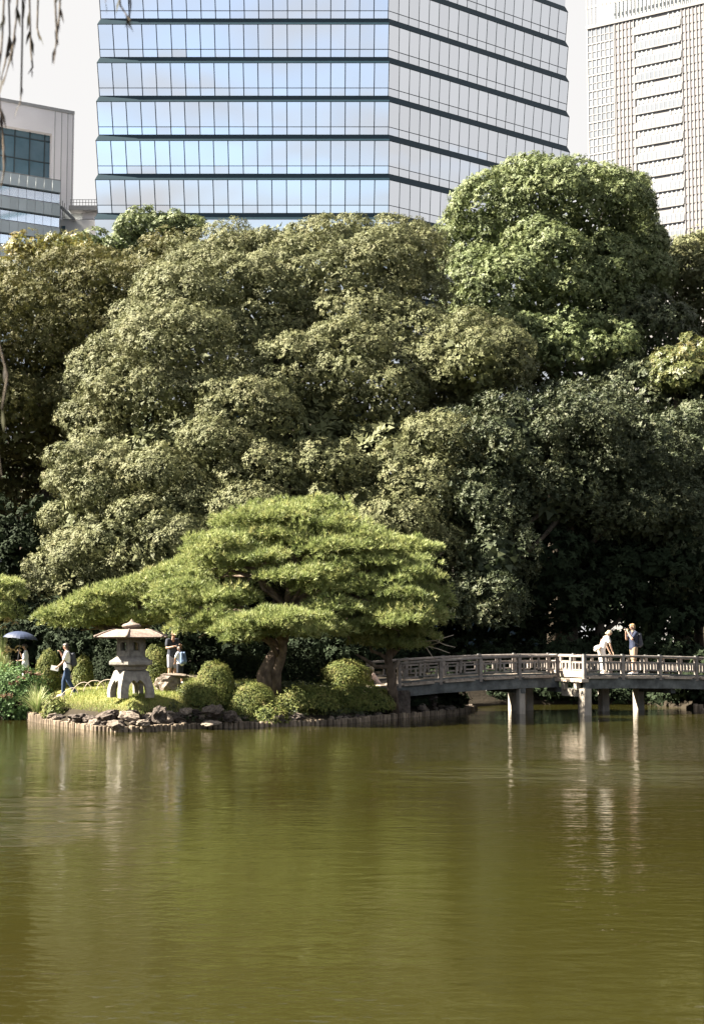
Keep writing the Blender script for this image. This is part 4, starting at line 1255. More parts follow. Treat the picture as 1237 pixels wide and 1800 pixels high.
# side beams and lit edge strips
for us, v in (([-7.4, -5, -3, -1.2, 0], -.06), ([-7.4, -5, -3, -1.2, 0, 1.2], -WD + .06), ([0, 2, 4, 6, 8, 10.2], SV - .06), ([1.2, 3, 5, 7.5, 10.2], SV - WD + .06)):
    poly_bar('side_beam', us, v, -.27, .16, .38, M['beam'])
POST_H = .74
mesh_cache = {}
def piece(name, key, a, b_, wd, ht, mt, up=(0, 0, 1), bev=0):
    return MB().bar(a, b_, wd, ht, up, bev).build(name, mt, br)
def railing(u0, u1, v, n, out_s, dense=False):
    du = (u1 - u0) / n
    for i in range(n + 1):
        u = u0 + du * i
        p = Bp(u, v)
        piece('post', 0, p + Vector((0, 0, -.16)), p + Vector((0, 0, POST_H + .0)), .13, .13, M['wood'], up=U, bev=.015)
        piece('post_cap', 0, p + Vector((0, 0, POST_H)), p + Vector((0, 0, POST_H + .03)), .10, .10, M['beam'], up=U)
    for i in range(n):
        a = u0 + du * i; b_ = a + du
        piece('top_rail', 0, Bp(a, v, POST_H - .05), Bp(b_, v, POST_H - .05), .15, .09, M['wood'], bev=.02)
        piece('mid_rail', 0, Bp(a + .065, v, .47), Bp(b_ - .065, v, .47), .06, .055, M['wood'])
        piece('edge_strip', 0, Bp(a + .12, v + out_s * .09, -.075), Bp(b_ - .30, v + out_s * .09, -.075), .11, .055, M['deck'])
        piece('half_post', 0, Bp(a + du * .5, v, .20), Bp(a + du * .5, v, POST_H - .095), .075, .075, M['wood'], up=U)
        piece('lower_rail', 0, Bp(a + .16, v, .17), Bp(a + du * .46, v, .17), .055, .05, M['wood'])
        piece('lower_rail', 0, Bp(a + du * .60, v, .20), Bp(b_ - .12, v, .20), .055, .05, M['wood'])
        bal = [.12, .40, .60, .90]
        if dense: bal = [.12, .20, .29, .38, .60, .68, .77, .86, .93]
        for f in bal:
            lo = .145 if f < .5 else .175
            piece('baluster', 0, Bp(a + du * f, v, lo), Bp(a + du * f, v, .4425), .062, .062, M['wood'], up=U)
        piece('kick_rail', 0, Bp(a + .065, v, .035), Bp(b_ - .065, v, .035), .07, .06, M['beam'])
railing(-6.55, -.05, -.02, 4, 1)
railing(-6.55, 1.15, -WD + .02, 5, -1)
railing(.0, 6.6, SV - .02, 4, 1, True); railing(6.6, 9.9, SV - .02, 2, 1, True)
railing(1.2, 9.45, SV - WD + .02, 5, -1, True)
# the sideways step, its railing facing the sun
def side_rail(u, v0, v1):
    piece('top_rail', 0, Bp(u, v0, POST_H - .05), Bp(u, v1, POST_H - .05), .15, .09, M['wood'], bev=.02)
    piece('mid_rail', 0, Bp(u, v0, .47), Bp(u, v1, .47), .06, .055, M['wood'])
    piece('kick_board', 0, Bp(u, v0, .05), Bp(u, v1, .05), .06, .22, M['deck'])
    piece('lower_rail', 0, Bp(u, v0, .2), Bp(u, v1, .2), .055, .05, M['wood'])
    for f in (.14, .3, .42, .58, .7, .86):
        q = v0 + (v1 - v0) * f
        piece('baluster', 0, Bp(u, q, .17), Bp(u, q, .4425), .062, .062, M['wood'], up=U)
    q = (v0 + v1) / 2
    piece('half_post', 0, Bp(u, q, .17), Bp(u, q, POST_H - .095), .1, .1, M['wood'], up=U)
side_rail(-.0, .06, SV - .09)
side_rail(1.2, -WD + .1, SV - WD - .06)
piece('landing_beam', 0, Bp(-.05, -.1, -.17), Bp(-.05, SV + .1, -.17), .3, .12, M['deck'])
for v in (.45, 1.25):
    piece('bracket', 0, Bp(-.05, v, -.23), Bp(-.05, v, -.52), .18, .18, M['conc'], up=U)
piece('cap_beam', 0, Bp(.1, .2, -.62), Bp(.1, SV + .05, -.62), .26, .26, M['conc'])
M['algae'] = mat('algae stained concrete', (.045, .045, .028), (.025, .028, .018), .8, 12)
def pier(u, v, wdt=.30, top=-.46, mt='conc'):
    p = Bp(u, v)
    piece('pier', 0, Vector((p.x, p.y, -.9)), p + Vector((0, 0, top)), wdt, wdt, M['conc'], up=U, bev=.02)
pier(.1, SV - .12, .32); pier(.1, -WD + .2, .3, mt='beam')
pier(.75, .35, .22)
pier(-1.55, -.15, .25)
pier(-.55, -WD + .25, .34, mt='beam')
for u in (2.4, 4.0, 8.0):
    pier(u, SV - WD + .2, .32, mt='beam')
for u in (-1.55, .1, 4.0):
    v0, v1 = (-WD, .0) if u < 0 else (SV - WD, SV - .2)
    piece('cross_beam', 0, Bp(u + .02, v0, -.55), Bp(u + .02, v1, -.55), .2, .17, M['beam'])
# abutment at the island end
ab = MB(); ab.bar(Bp(-7.0, -WD - .15, -.85), Bp(-7.0, .15, -.85), 1.6, 1.3, bev=.06)
ab.build('abutment', M['rock'], br)
ab = MB(); ab.bar(Bp(10.4, SV - WD - .15, -.85), Bp(10.4, SV + .2, -.85), 1.4, 1.3, bev=.06); ab.build('abutment', M['rock'], br)

# mottled leaning post beside the trunk at the bridge end
po = MB()
a, b_, c_, d_ = W(692, 1211, 49.2), W(689, 1190, 49.2), W(691, 1175, 49.1), W(700, 1162, 49.0)
po.tube([a, b_, c_, d_], [.10, .085, .10, .08], 9)
po = po.build('leaning_post', M['palerock'], None, True)
tag(po, 'mottled grey leaning post at the left end of the bridge railing', 'post')

# ------------------------------------------------------------------ log edging and rocks along the shore
M['logend'] = M['log']
def log_mesh(r, h):
    return MB().lathe((0, 0, 0), [(r * .96, -.5), (r, -.1), (r, h - .02), (r * .86, h)], 9)
log_me = []
for k in range(4):
    o = log_mesh(.066 + .008 * k, .15 + .012 * k).build('log', M['log']); log_me.append(o.data); bpy.data.objects.remove(o)
tall_me = []
for k in range(3):
    o = log_mesh(.075 + .008 * k, .24 + .03 * k).build('log', M['log']); tall_me.append(o.data); bpy.data.objects.remove(o)
def edging(label, path, n_tall=0):
    t = thing('log_edging', label, 'edging', (*path[0], 0))
    px = path[0]; acc = 0; cnt = 0
    for a, b_ in zip(path[:-1], path[1:]):
        a, b_ = np.array(a), np.array(b_); ln = np.linalg.norm(b_ - a)
        s = acc
        while s < ln:
            p = a + (b_ - a) * s / ln
            big = cnt < n_tall
            me = rnd.choice(tall_me if big else log_me)
            child('log', me, t, (p[0] + rnd.uniform(-.015, .015), p[1] - .02 + rnd.uniform(-.02, .02), rnd.uniform(-.02, .012)), (rnd.uniform(-.05, .05), rnd.uniform(-.05, .05), rnd.uniform(0, 6)))
            s += .165 if not big else .17; cnt += 1
        acc = s - ln
    return t
edging('row of short wooden piles edging the island along the waterline', [s for s in sh_front if s[0] > -11.8], 16)
edging('short sunlit row of piles at the right edge under the bridge', [(12.72, 53.2), (12.85, 52.45), (13.5, 51.7), (15.5, 51.3)], 4)

def rock_mesh(seed, sub=3, rough=.32, sharp=True):
    bm = bmesh.new()
    bmesh.ops.create_icosphere(bm, subdivisions=sub, radius=1)
    q = Vector((seed * 3.1, seed * 1.7, seed * .9))
    for v in bm.verts:
        n1 = mnoise.noise(v.co * 1.1 + q); n2 = mnoise.noise(v.co * 2.6 + q * 2); n3 = abs(mnoise.noise(v.co * 5.2 + q)); n4 = mnoise.cell(v.co * 1.7 + q)
        v.co *= 1 + rough * (n1 * 1.1 + n2 * .7 - n3 * .55 + (n4 - .5) * .35)
    me = bpy.data.meshes.new('rock'); bm.to_mesh(me); bm.free()
    return me
RK = {}
for nm, mt, seeds in (('d', 'rock', range(1, 9)), ('p', 'palerock', range(11, 17))):
    RK[nm] = []
    for s in seeds:
        me = rock_mesh(s, rough=.42 if nm == 'd' else .3); me.materials.append(M[mt]); RK[nm].append(me)
def rock(label, px, py, rx, rz, d, kind='d', k=None, group='rocks along the island shore', name='rock', ry=None, tilt=.3):
    p = W(px, py, d)
    o = bpy.data.objects.new(name, RK[kind][k if k is not None else rnd.randrange(len(RK[kind]))])
    C.objects.link(o)
    o.location = tuple(p); s = d / FPX
    o.scale = (rx * s, (ry or rx * .8) * s if ry is None else ry, rz * s)
    o.rotation_euler = (rnd.uniform(-tilt, tilt), rnd.uniform(-tilt, tilt), rnd.uniform(0, 6.28))
    return tag(o, label, 'rock', group)
# the sunlit boulder beside the lantern
bo = rock('big sunlit boulder with an overhanging pale top beside the stone lantern', 296, 1202, 26, 19, 46.0, 'p', 1, None, 'boulder', tilt=.05)
bo.rotation_euler = (0, 0, .4)
bo2 = rock('flat slab resting on top of the sunlit boulder', 312, 1188, 27, 5, 46.1, 'p', 3, None, 'boulder', tilt=.05); bo2.rotation_euler = (0, .08, .2)
big = [('dark craggy rock standing highest on the shore below the lantern', 281, 1256, 17, 16, 42.4, 'd', 0),
       ('dark craggy rock left of the low wide shrub foot', 375, 1250, 22, 13, 43.9, 'd', 1),
       ('brown broken rock under the round waterside shrub', 405, 1258, 17, 12, 43.9, 'd', 2),
       ('pale jagged rock at the waterline straight below the lantern', 205, 1275, 20, 9, 42.2, 'p', 0),
       ('long low dark rock on the lawn edge below the left leg of the lantern', 190, 1258, 24, 10, 43.0, 'd', 3),
       ('rounded grey rock below the fountain of pale grass', 140, 1262, 20, 9, 44.0, 'd', 4),
       ('small pale rock at the left end of the pile row', 93, 1260, 12, 6, 45.9, 'p', 2),
       ('long flat pale ledge just above the piles below the low wide shrub', 372, 1272, 22, 4.5, 43.3, 'p', 4),
       ('pale knobbly rock between the highest craggy rock and the piles', 253, 1272, 14, 7, 42.1, 'p', 5),
       ('dark rock half hidden under the ragged shrub near the water', 490, 1264, 15, 9, 44.7, 'd', 5),
       ('brown rock below the shaded low shrub near the water', 520, 1262, 14, 8, 45.2, 'd', 6),
       ('pale pointed stone below the first bay of the bridge', 741, 1243, 9, 7, 50.6, 'p', 0),
       ('pale flat stone on the island tip under the bridge', 790, 1244, 12, 4, 52.0, 'p', 1),
       ('blue grey rock in shade below the bridge end', 700, 1232, 15, 10, 50.2, 'd', 7),
       ('dark rock supporting the left bridge abutment', 755, 1228, 20, 12, 51.0, 'd', 1)]
for r in big: rock(r[0], *r[1:6], kind=r[6], k=r[7])
for i in range(96):
    px = rnd.uniform(70, 830)
    j = np.interp(px, [a for a, b in front_px], range(len(front_px)))
    sx_, sy_ = G(px, np.interp(px, [a for a, b in front_px], [b for a, b in front_px]))[:2]
    o_ = rnd.uniform(.2, .85)
    y = sy_ + o_
    x = sx_ * y / sy_
    o = bpy.data.objects.new('shore_stone', rnd.choice(RK['p'] if rnd.random() < .45 else RK['d']))
    C.objects.link(o)
    s = rnd.uniform(.07, .22) * (1 if px < 560 else .75)
    pale = o.data.materials[0] is M['palerock']
    where = 'left of the lantern by the pale grass' if px < 185 else 'below the lantern' if px < 300 else 'below the clipped shrubs' if px < 520 else 'below the shaded shrubs' if px < 690 else 'under the bridge end'
    o.location = (x, y, tz(x, y) + s * .25); o.scale = (s * rnd.uniform(.9, 1.7), s, s * rnd.uniform(.5, .95))
    o.rotation_euler = (rnd.uniform(-.4, .4), rnd.uniform(-.4, .4), rnd.uniform(0, 6.28))
    tag(o, 'small %s loose stone on the shore %s' % ('pale' if pale else 'dark brown', where), 'stone', '%s loose stones on the shore %s' % ('pale' if pale else 'dark', where))
# ------------------------------------------------------------------ people
M['skin'] = mat('skin', (.30, .18, .125), (.26, .15, .105), .55, 3, spec=.35)
M['fairskin'] = mat('fair skin', (.36, .23, .17), (.31, .2, .145), .55, 3, spec=.35)
M['white'] = mat('white cotton', (.62, .61, .60), (.54, .53, .53), .85, 9, .006, 14, .2)
M['cream'] = mat('cream linen', (.64, .61, .57), (.56, .53, .49), .85, 9, .006, 14, .2)
M['navy'] = mat('navy cotton', (.02, .026, .05), (.013, .017, .035), .85, 9, .006, 14, .2)
M['charcoal'] = mat('charcoal cotton', (.028, .031, .042), (.02, .023, .032), .85, 9, .006, 14, .2)
M['jeans'] = mat('blue denim', (.022, .042, .085), (.015, .028, .06), .85, 12, .005, 30, .2)
M['greyshort'] = mat('pale grey cotton', (.2, .2, .24), (.17, .17, .2), .85, 9)
M['khaki'] = mat('khaki cotton', (.24, .175, .12), (.2, .145, .1), .85, 9)
M['pink'] = mat('pale pink cotton', (.72, .56, .50), (.64, .49, .44), .85, 9)
M['hair'] = mat('black hair', (.018, .015, .014), (.03, .024, .02), .5, 20, spec=.45)
M['brownhair'] = mat('dark brown hair', (.06, .035, .022), (.035, .022, .015), .5, 20, spec=.4)
M['blond'] = mat('fair hair', (.28, .18, .09), (.2, .13, .065), .55, 20, spec=.4)
M['palehair'] = mat('pale blond hair', (.42, .35, .25), (.34, .28, .19), .55, 20, spec=.4)
M['shoe'] = plain('dark shoe', (.05, .05, .055), .6)
M['paleshoe'] = plain('pale shoe', (.5, .5, .52), .6)
M['eye'] = plain('eye', (.02, .015, .012), .2)
M['lip'] = plain('lip', (.42, .19, .16), .5)
M['bag'] = mat('dark backpack cloth', (.022, .025, .035), (.04, .043, .055), .75, 6, .006, 20)
M['denimbag'] = mat('washed denim backpack', (.08, .125, .22), (.13, .18, .28), .8, 6, .008, 16)
M['phone'] = plain('phone case', (.03, .03, .035), .3, .5)
M['paper'] = plain('paper', (.75, .74, .73), .7)
M['parasol'] = mat('navy parasol cloth', (.018, .028, .062), (.023, .034, .072), .55, 3, spec=.4)
M['tancap'] = mat('tan cap', (.58, .44, .28), (.5, .37, .23), .8, 9)
M['wallet'] = mat('leather bag', (.36, .2, .13), (.28, .15, .1), .6, 8)

def capsule(mb, a, b, ra, rb, n=10):
    a, b = Vector(a), Vector(b)
    d = b - a
    if d.length < 1e-5: d = Vector((0, 0, 1e-4)); b = a + d
    d.normalize()
    pts = []; rad = []
    for t in (-1, -.85, -.5): pts.append(a + d * ra * t); rad.append(ra * math.sqrt(max(.004, 1 - t * t)))
    pts.append(a); rad.append(ra); pts.append(b); rad.append(rb)
    for t in (.5, .85, 1): pts.append(b + d * rb * t); rad.append(rb * math.sqrt(max(.004, 1 - t * t)))
    mb.tube(pts, rad, n)
def fuse(name, mb, mt, parent, voxel, sm=2):
    """melt overlapping closed shells into one continuous skin"""
    o = mb.build(name + '_tmp', mt, None)
    m = o.modifiers.new('r', 'REMESH'); m.mode = 'VOXEL'; m.voxel_size = voxel; m.use_smooth_shade = True
    s = o.modifiers.new('s', 'SMOOTH'); s.factor = .5; s.iterations = sm
    dg = bpy.context.evaluated_depsgraph_get()
    me = bpy.data.meshes.new_from_object(o.evaluated_get(dg))
    old = o.data
    bpy.data.objects.remove(o); bpy.data.meshes.remove(old)
    me.name = name
    me.materials.clear(); me.materials.append(mt)
    q = bpy.data.objects.new(name, me); C.objects.link(q); q.parent = parent
    return q

STAND = dict(pelvis=(0, 0, .53), chest=(.0, 0, .72), neck=(.005, 0, .835), head=(.015, 0, .925),
             shL=(0, .105, .805), shR=(0, -.105, .805), elL=(-.01, .135, .63), elR=(-.01, -.135, .63), haL=(.03, .14, .49), haR=(.03, -.14, .49),
             hiL=(0, .05, .52), hiR=(0, -.05, .52), knL=(.01, .055, .28), knR=(.01, -.055, .28), anL=(-.01, .06, .045), anR=(-.01, -.06, .045), look=(1, 0, 0))
def person(label, base, yaw, H, pose, skin='skin', top='white', bottom='jeans', legs='long', hair='hair', hairstyle='short', shoe='shoe', sleeve=.62, fem=False, cap=None, group='people round the pond', topflare=0):
    J = dict(STAND); J.update(pose)
    J = {k: (Vector(v) * H if k != 'look' else Vector(v).normalized()) for k, v in J.items()}
    t = thing('person', label, 'person', base, group)
    t.rotation_euler = (0, 0, yaw)
    h = H
    b = MB()
    def cap_(a, c, r0, r1, mb=b): capsule(mb, a, c, r0 * h, r1 * h)
    lat = (J['shL'] - J['shR']).normalized(); hl = (J['hiL'] - J['hiR']).normalized()
    k = .93 if fem else 1.0
    # trunk: paired capsules make it wider than deep
    for s in (-1, 1):
        cap_(J['pelvis'] + hl * s * .035 * h, J['pelvis'] + hl * s * .033 * h + (J['chest'] - J['pelvis']) * .5, .058, .05)
        cap_(J['pelvis'] + (J['chest'] - J['pelvis']) * .45 + lat * s * .028 * h, J['chest'] + lat * s * .04 * h, .052 * k, .058 * k)
        cap_(J['chest'] + lat * s * .04 * h, (J['shL'] if s > 0 else J['shR']) - lat * s * .035 * h, .056 * k, .036 * k)
    cap_(J['neck'] - (J['head'] - J['neck']) * .5, J['neck'] + (J['head'] - J['neck']) * .5, .034 * k, .030 * k)
    # head with face
    L_ = J['look']; upv = (J['head'] - J['neck']).normalized()
    L_ = (L_ - upv * L_.dot(upv) * .6).normalized(); sd = upv.cross(L_).normalized()
    hc = J['head']
    cap_(hc - L_ * .012 * h + upv * .012 * h, hc + L_ * .006 * h + upv * .014 * h, .046, .043)
    cap_(hc + L_ * .010 * h - upv * .012 * h, hc + L_ * .018 * h - upv * .034 * h, .037, .024)      # jaw
    cap_(hc + L_ * .046 * h + upv * .004 * h, hc + L_ * .054 * h - upv * .012 * h, .006, .0085)      # nose
    cap_(hc + L_ * .040 * h + sd * .018 * h + upv * .012 * h, hc + L_ * .040 * h - sd * .018 * h + upv * .012 * h, .009, .009)  # brow
    for s in (-1, 1):
        cap_(hc + sd * s * .045 * h + upv * .006 * h, hc + sd * s * .046 * h - upv * .012 * h, .009, .007)  # ears
    # limbs
    for s in 'LR':
        cap_(J['sh' + s], J['el' + s], .029 * k, .022 * k); cap_(J['el' + s], J['ha' + s], .023 * k, .016 * k)
        cap_(J['hi' + s], J['kn' + s], .05, .035); cap_(J['kn' + s], J['kn' + s] + (J['an' + s] - J['kn' + s]) * .35, .034, .034); cap_(J['kn' + s] + (J['an' + s] - J['kn' + s]) * .35, J['an' + s], .034, .021)
        fd = (J['an' + s] - J['kn' + s]); fw = Vector((1, 0, 0))
        fdir = J.get('toe' + s)
        fdir = (fdir / h if fdir is not None else Vector((1, 0, -.18))).normalized()
        J['_f' + s] = fdir
        cap_(J['an' + s], J['an' + s] + fdir * .09 * h + Vector((0, 0, -.012)) * h, .022, .017)
        # hand: palm, four curled fingers of unequal length, thumb from the side of the palm
        ad = (J['ha' + s] - J['el' + s]).normalized()
        pn = ad.cross(Vector((0, 1 if s == 'L' else -1, .2))).normalized(); wd_ = pn.cross(ad).normalized()
        p0 = J['ha' + s]
        for q in (-1, 0, 1): cap_(p0 + wd_ * q * .012 * h, p0 + ad * .042 * h + wd_ * q * .014 * h, .010, .009)
        for q, ln in zip((-1.5, -.5, .5, 1.5), (.034, .042, .045, .038)):
            f0 = p0 + ad * .044 * h + wd_ * q * .0115 * h
            f1 = f0 + (ad * .8 + pn * .45).normalized() * ln * .55 * h; f2 = f1 + (ad * .3 + pn * .9).normalized() * ln * .5 * h
            cap_(f0, f1, .0062, .0056); cap_(f1, f2, .0056, .0048)
        t0 = p0 + ad * .012 * h + wd_ * .018 * h; t1 = t0 + (wd_ * .8 + ad * .5 + pn * .2).normalized() * .022 * h; t2 = t1 + (ad * .9 + pn * .5).normalized() * .02 * h
        cap_(t0, t1, .0075, .0065); cap_(t1, t2, .0065, .0055)
    body = fuse('body', b, M[skin], t, max(.0072 * h, .0115), 2)
    e = MB()
    for s in (-1, 1): capsule(e, hc + L_ * .0445 * h + sd * s * .0165 * h + upv * .0035 * h, hc + L_ * .046 * h + sd * s * .0165 * h + upv * .0035 * h, .0052 * h, .0045 * h, 8)
    e.build('eyes', M['eye'], None).parent = t
    e = MB(); capsule(e, hc + L_ * .0455 * h - upv * .026 * h + sd * .010 * h, hc + L_ * .0455 * h - upv * .026 * h - sd * .010 * h, .0042 * h, .0042 * h, 8)
    e.build('mouth', M['lip'], None).parent = t
    # shirt
    m = MB(); g = .011
    for s in (-1, 1):
        lowr = J['pelvis'] + (J['chest'] - J['pelvis']) * (-.05 - topflare)
        cap_(lowr + hl * s * .037 * h, J['pelvis'] + hl * s * .033 * h + (J['chest'] - J['pelvis']) * .5, .060 + g + topflare * .1, .053 + g, m)
        cap_(J['pelvis'] + (J['chest'] - J['pelvis']) * .45 + lat * s * .028 * h, J['chest'] + lat * s * .04 * h, .054 * k + g, .058 * k + g, m)
        S = J['shL'] if s > 0 else J['shR']; E = J['elL'] if s > 0 else J['elR']
        cap_(J['chest'] + lat * s * .04 * h, S - lat * s * .035 * h, .056 * k + g * .8, .037 * k + g * .6, m)
        cap_(S, S + (E - S) * sleeve, .033 * k + g * .7, .030 * k + g, m)
    fuse('shirt', m, M[top], t, .0088 * h, 2)
    # trousers or shorts
    m = MB()
    cap_(J['hiL'], J['hiR'], .058, .058, m)
    for s in (-1, 1): cap_(J['pelvis'] + hl * s * .035 * h, J['pelvis'] + hl * s * .034 * h + (J['chest'] - J['pelvis']) * .18, .066, .062, m)
    for s in 'LR':
        if legs == 'long':
            cap_(J['hi' + s], J['kn' + s], .060, .044, m); cap_(J['kn' + s], J['an' + s] + (J['kn' + s] - J['an' + s]) * .05, .044, .034, m)
        elif legs == 'wide':
            cap_(J['hi' + s], J['kn' + s], .064, .058, m); cap_(J['kn' + s], J['an' + s] + (J['kn' + s] - J['an' + s]) * .2, .058, .052, m)
        else:
            cap_(J['hi' + s], J['hi' + s] + (J['kn' + s] - J['hi' + s]) * .86, .062, .052, m)
    fuse('trousers' if legs != 'short' else 'shorts', m, M[bottom], t, .0088 * h, 2)
    for s in 'LR':
        m = MB(); f = J['_f' + s]
        cap_(J['an' + s] - f * .018 * h - Vector((0, 0, .012 * h)), J['an' + s] + f * .05 * h - Vector((0, 0, .016 * h)), .027, .026, m)
        cap_(J['an' + s] + f * .05 * h - Vector((0, 0, .016 * h)), J['an' + s] + f * .098 * h - Vector((0, 0, .018 * h)), .026, .020, m)
        fuse('shoe', m, M[shoe], t, .0075 * h, 1)
    # hair
    m = MB()
    back = -L_
    cap_(hc + upv * .026 * h + back * .016 * h, hc + upv * .028 * h + L_ * .012 * h, .046, .040, m)
    cap_(hc + back * .02 * h + upv * .012 * h, hc + back * .022 * h - upv * .016 * h, .044, .036, m)
    for s in (-1, 1): cap_(hc + sd * s * .030 * h + upv * .022 * h + back * .004 * h, hc + sd * s * .031 * h + back * .014 * h + upv * .0 * h, .02, .017, m)
    if hairstyle == 'long':
        for s in (-1, 0, 1): cap_(hc + back * .03 * h + sd * s * .022 * h, hc + back * (.05 if s == 0 else .04) * h + sd * s * .03 * h - upv * .20 * h, .03, .02, m)
        for s in (-1, 1): cap_(hc + sd * s * .042 * h + upv * .01 * h, hc + sd * s * .05 * h - upv * .15 * h + L_ * .0 * h, .018, .014, m)
    if hairstyle == 'bun': cap_(hc + back * .055 * h + upv * .0 * h, hc + back * .062 * h - upv * .02 * h, .02, .018, m)
    fuse('hair', m, M[hair], t, .0062 * h, 2)
    if cap:
        m = MB(); cap_(hc + upv * .034 * h + back * .008 * h, hc + upv * .036 * h + L_ * .008 * h, .049, .047, m)
        cap_(hc + upv * .024 * h + L_ * .045 * h + sd * .018 * h, hc + upv * .020 * h + L_ * .085 * h + sd * .01 * h, .012, .008, m)
        cap_(hc + upv * .024 * h + L_ * .045 * h - sd * .018 * h, hc + upv * .020 * h + L_ * .085 * h - sd * .01 * h, .012, .008, m)
        fuse('cap', m, M[cap], t, .0065 * h, 2)
    return t, J
def to_world(t, v):
    return Matrix.Translation(t.location) @ Matrix.Rotation(t.rotation_euler.z, 4, 'Z') @ Vector(v)
def backpack(label, t, J, H, mt='bag', size=1.0, off=(0, 0, 0), straps=True):
    p = J['chest'] + (J['pelvis'] - J['chest']) * .25
    up_ = (J['neck'] - J['pelvis']).normalized(); lat = (J['shL'] - J['shR']).normalized(); bk = up_.cross(lat)
    bk = -bk if bk.x > 0 else bk
    p = p + bk * .115 * H + Vector(off)
    g = thing('backpack', label, 'backpack', tuple(to_world(t, p)))
    g.rotation_euler = t.rotation_euler
    m = MB(); z = size * H
    for s in (-1, 1):
        capsule(m, up_ * -.10 * z + lat * s * .045 * z, up_ * .10 * z + lat * s * .042 * z, .048 * z, .042 * z)
        capsule(m, up_ * -.085 * z + lat * s * .035 * z + bk * .035 * z, up_ * -.01 * z + lat * s * .03 * z + bk * .03 * z, .035 * z, .03 * z)
    fuse('pack', m, M[mt], g, .011 * z, 2)
    if straps:
        m = MB()
        for s, S in ((-1, J['shR']), (1, J['shL'])):
            q = S - p; fr = -bk
            inn = -lat * s * .028 * H
            m.tube([up_ * .09 * z + lat * s * .04 * z - bk * .03 * z, q + inn + up_ * .052 * H, q + inn + up_ * .02 * H + fr * .058 * H, q + inn * .6 - up_ * .10 * H + fr * .064 * H, q - up_ * .19 * H + fr * .02 * H + lat * s * .01 * H, up_ * -.10 * z + lat * s * .05 * z], .011 * H, 6)
        o = m.build('strap', M[mt], None); o.parent = g
    return g
def held(name, label, cat, pos, rot, size, mt, extra=None):
    g = thing(name, label, cat, tuple(pos))
    g.rotation_euler = rot
    MB().bar((-size[0]/2, 0, 0), (size[0]/2, 0, 0), size[1], size[2], bev=min(size) * .2).build('casing' if name == 'phone' else 'sheet', M[mt], None).parent = g
    if extra: extra(g)
    return g

def at_ground(px, d): p = W(px, 1190, d); return (p[0], d, tz(p[0], d) + .012)
# 1 walking man
H = 1.79
wp = at_ground(119, 48.0)
t, J = person('man in white tee and dark jeans striding left across the lawn, one hand raised', wp, math.pi, H,
    dict(chest=(.01, 0, .725), neck=(.02, 0, .835), head=(.04, 0, .925), look=(1, -.1, -.05),
         shL=(.0, .105, .81), shR=(.02, -.105, .81), elR=(.10, -.14, .69), haR=(.155, -.11, .80), elL=(.06, .13, .635), haL=(.17, .10, .545),
         hiL=(0, .05, .52), hiR=(0, -.05, .52), knL=(-.03, .05, .29), anL=(-.175, .05, .062), knR=(.075, -.05, .285), anR=(.085, -.05, .042), toeL=(1, 0, -.45)),
    top='white', bottom='jeans', shoe='paleshoe')
backpack('black backpack on the back of the man striding across the lawn', t, J, H, size=.95)
hp = to_world(t, J['haL'] + Vector((.05 * H, 0, -.02 * H)))
held('paper_sheet', 'white folded paper held low by the striding man', 'paper', hp, (R(70), R(12), .2), (.26, .17, .012), 'paper')
# 2 woman with a parasol
H = 1.55
wp = at_ground(45, 50.9)
t, J = person('woman in white top standing under a navy parasol behind the large left shrub', wp, math.pi + .15, H,
    dict(look=(1, 0, -.1), elR=(.08, -.13, .66), haR=(.14, -.08, .79), elL=(.03, .135, .62), haL=(.14, .09, .60), head=(.03, 0, .925)),
    top='white', bottom='white', hairstyle='bun', fem=True, sleeve=.85, topflare=.12, legs='wide')
hl_ = to_world(t, J['haL'] + Vector((.035 * H, 0, 0)))
H2 = H
ux, uy = hl_.x, hl_.y
apex = Vector(W(38, 1110, 50.75)); foot_ = Vector((hl_.x, hl_.y, hl_.z - .1))
um = thing('parasol', 'open navy blue parasol held over the woman in white at the left edge', 'umbrella', tuple(foot_))
ax_ = (apex - foot_).normalized()
MB().tube([foot_, apex + ax_ * .06], .011, 8).build('shaft', M['shoe'], um)
MB().tube([foot_ - ax_ * .06, foot_ + ax_ * .05], .02, 8).build('handle', M['shoe'], um)
a1 = ax_.orthogonal().normalized(); a2 = ax_.cross(a1)
m = MB(); ribs = MB()
NP = 8; RR = .60
rings = 7
vs = []; fs = []
for i in range(rings + 1):
    f = i / rings
    for k in range(NP * 3):
        a = 2 * math.pi * k / (NP * 3) + .2
        sag = 1 - .06 * math.sin(math.pi * ((k % 3) / 3)) * f
        r = RR * math.sin(f * 1.25) / math.sin(1.25) * (1 - .045 * (k % 3 > 0) * f)
        z = -.26 * (1 - math.cos(f * 1.25)) / (1 - math.cos(1.25)) + .012 * (k % 3 > 0) * f
        vs.append(apex + a1 * (r * math.cos(a)) + a2 * (r * math.sin(a)) + ax_ * z)
n3 = NP * 3
for i in range(rings):
    for k in range(n3): fs.append((i*n3+k, i*n3+(k+1) % n3, (i+1)*n3+(k+1) % n3, (i+1)*n3+k))
m.add(vs, fs); cv = m.build('canopy', M['parasol'], um)
sol = cv.modifiers.new('t', 'SOLIDIFY'); sol.thickness = .006
for k in range(NP):
    a = 2 * math.pi * k / NP + .2
    pts = []
    for i in range(rings + 1):
        f = i / rings; r = RR * math.sin(f * 1.25) / math.sin(1.25); z = -.26 * (1 - math.cos(f * 1.25)) / (1 - math.cos(1.25)) - .012
        pts.append(apex + a1 * (r * math.cos(a)) + a2 * (r * math.sin(a)) + ax_ * z)
    MB().tube(pts, .005, 5).build('rib', M['shoe'], um)
ph = to_world(t, J['haR'] + Vector((.03 * H2, 0, .04 * H2)))
held('phone', 'small phone raised in the hand of the woman under the parasol', 'phone', ph, (0, R(80), 0), (.14, .07, .012), 'phone')
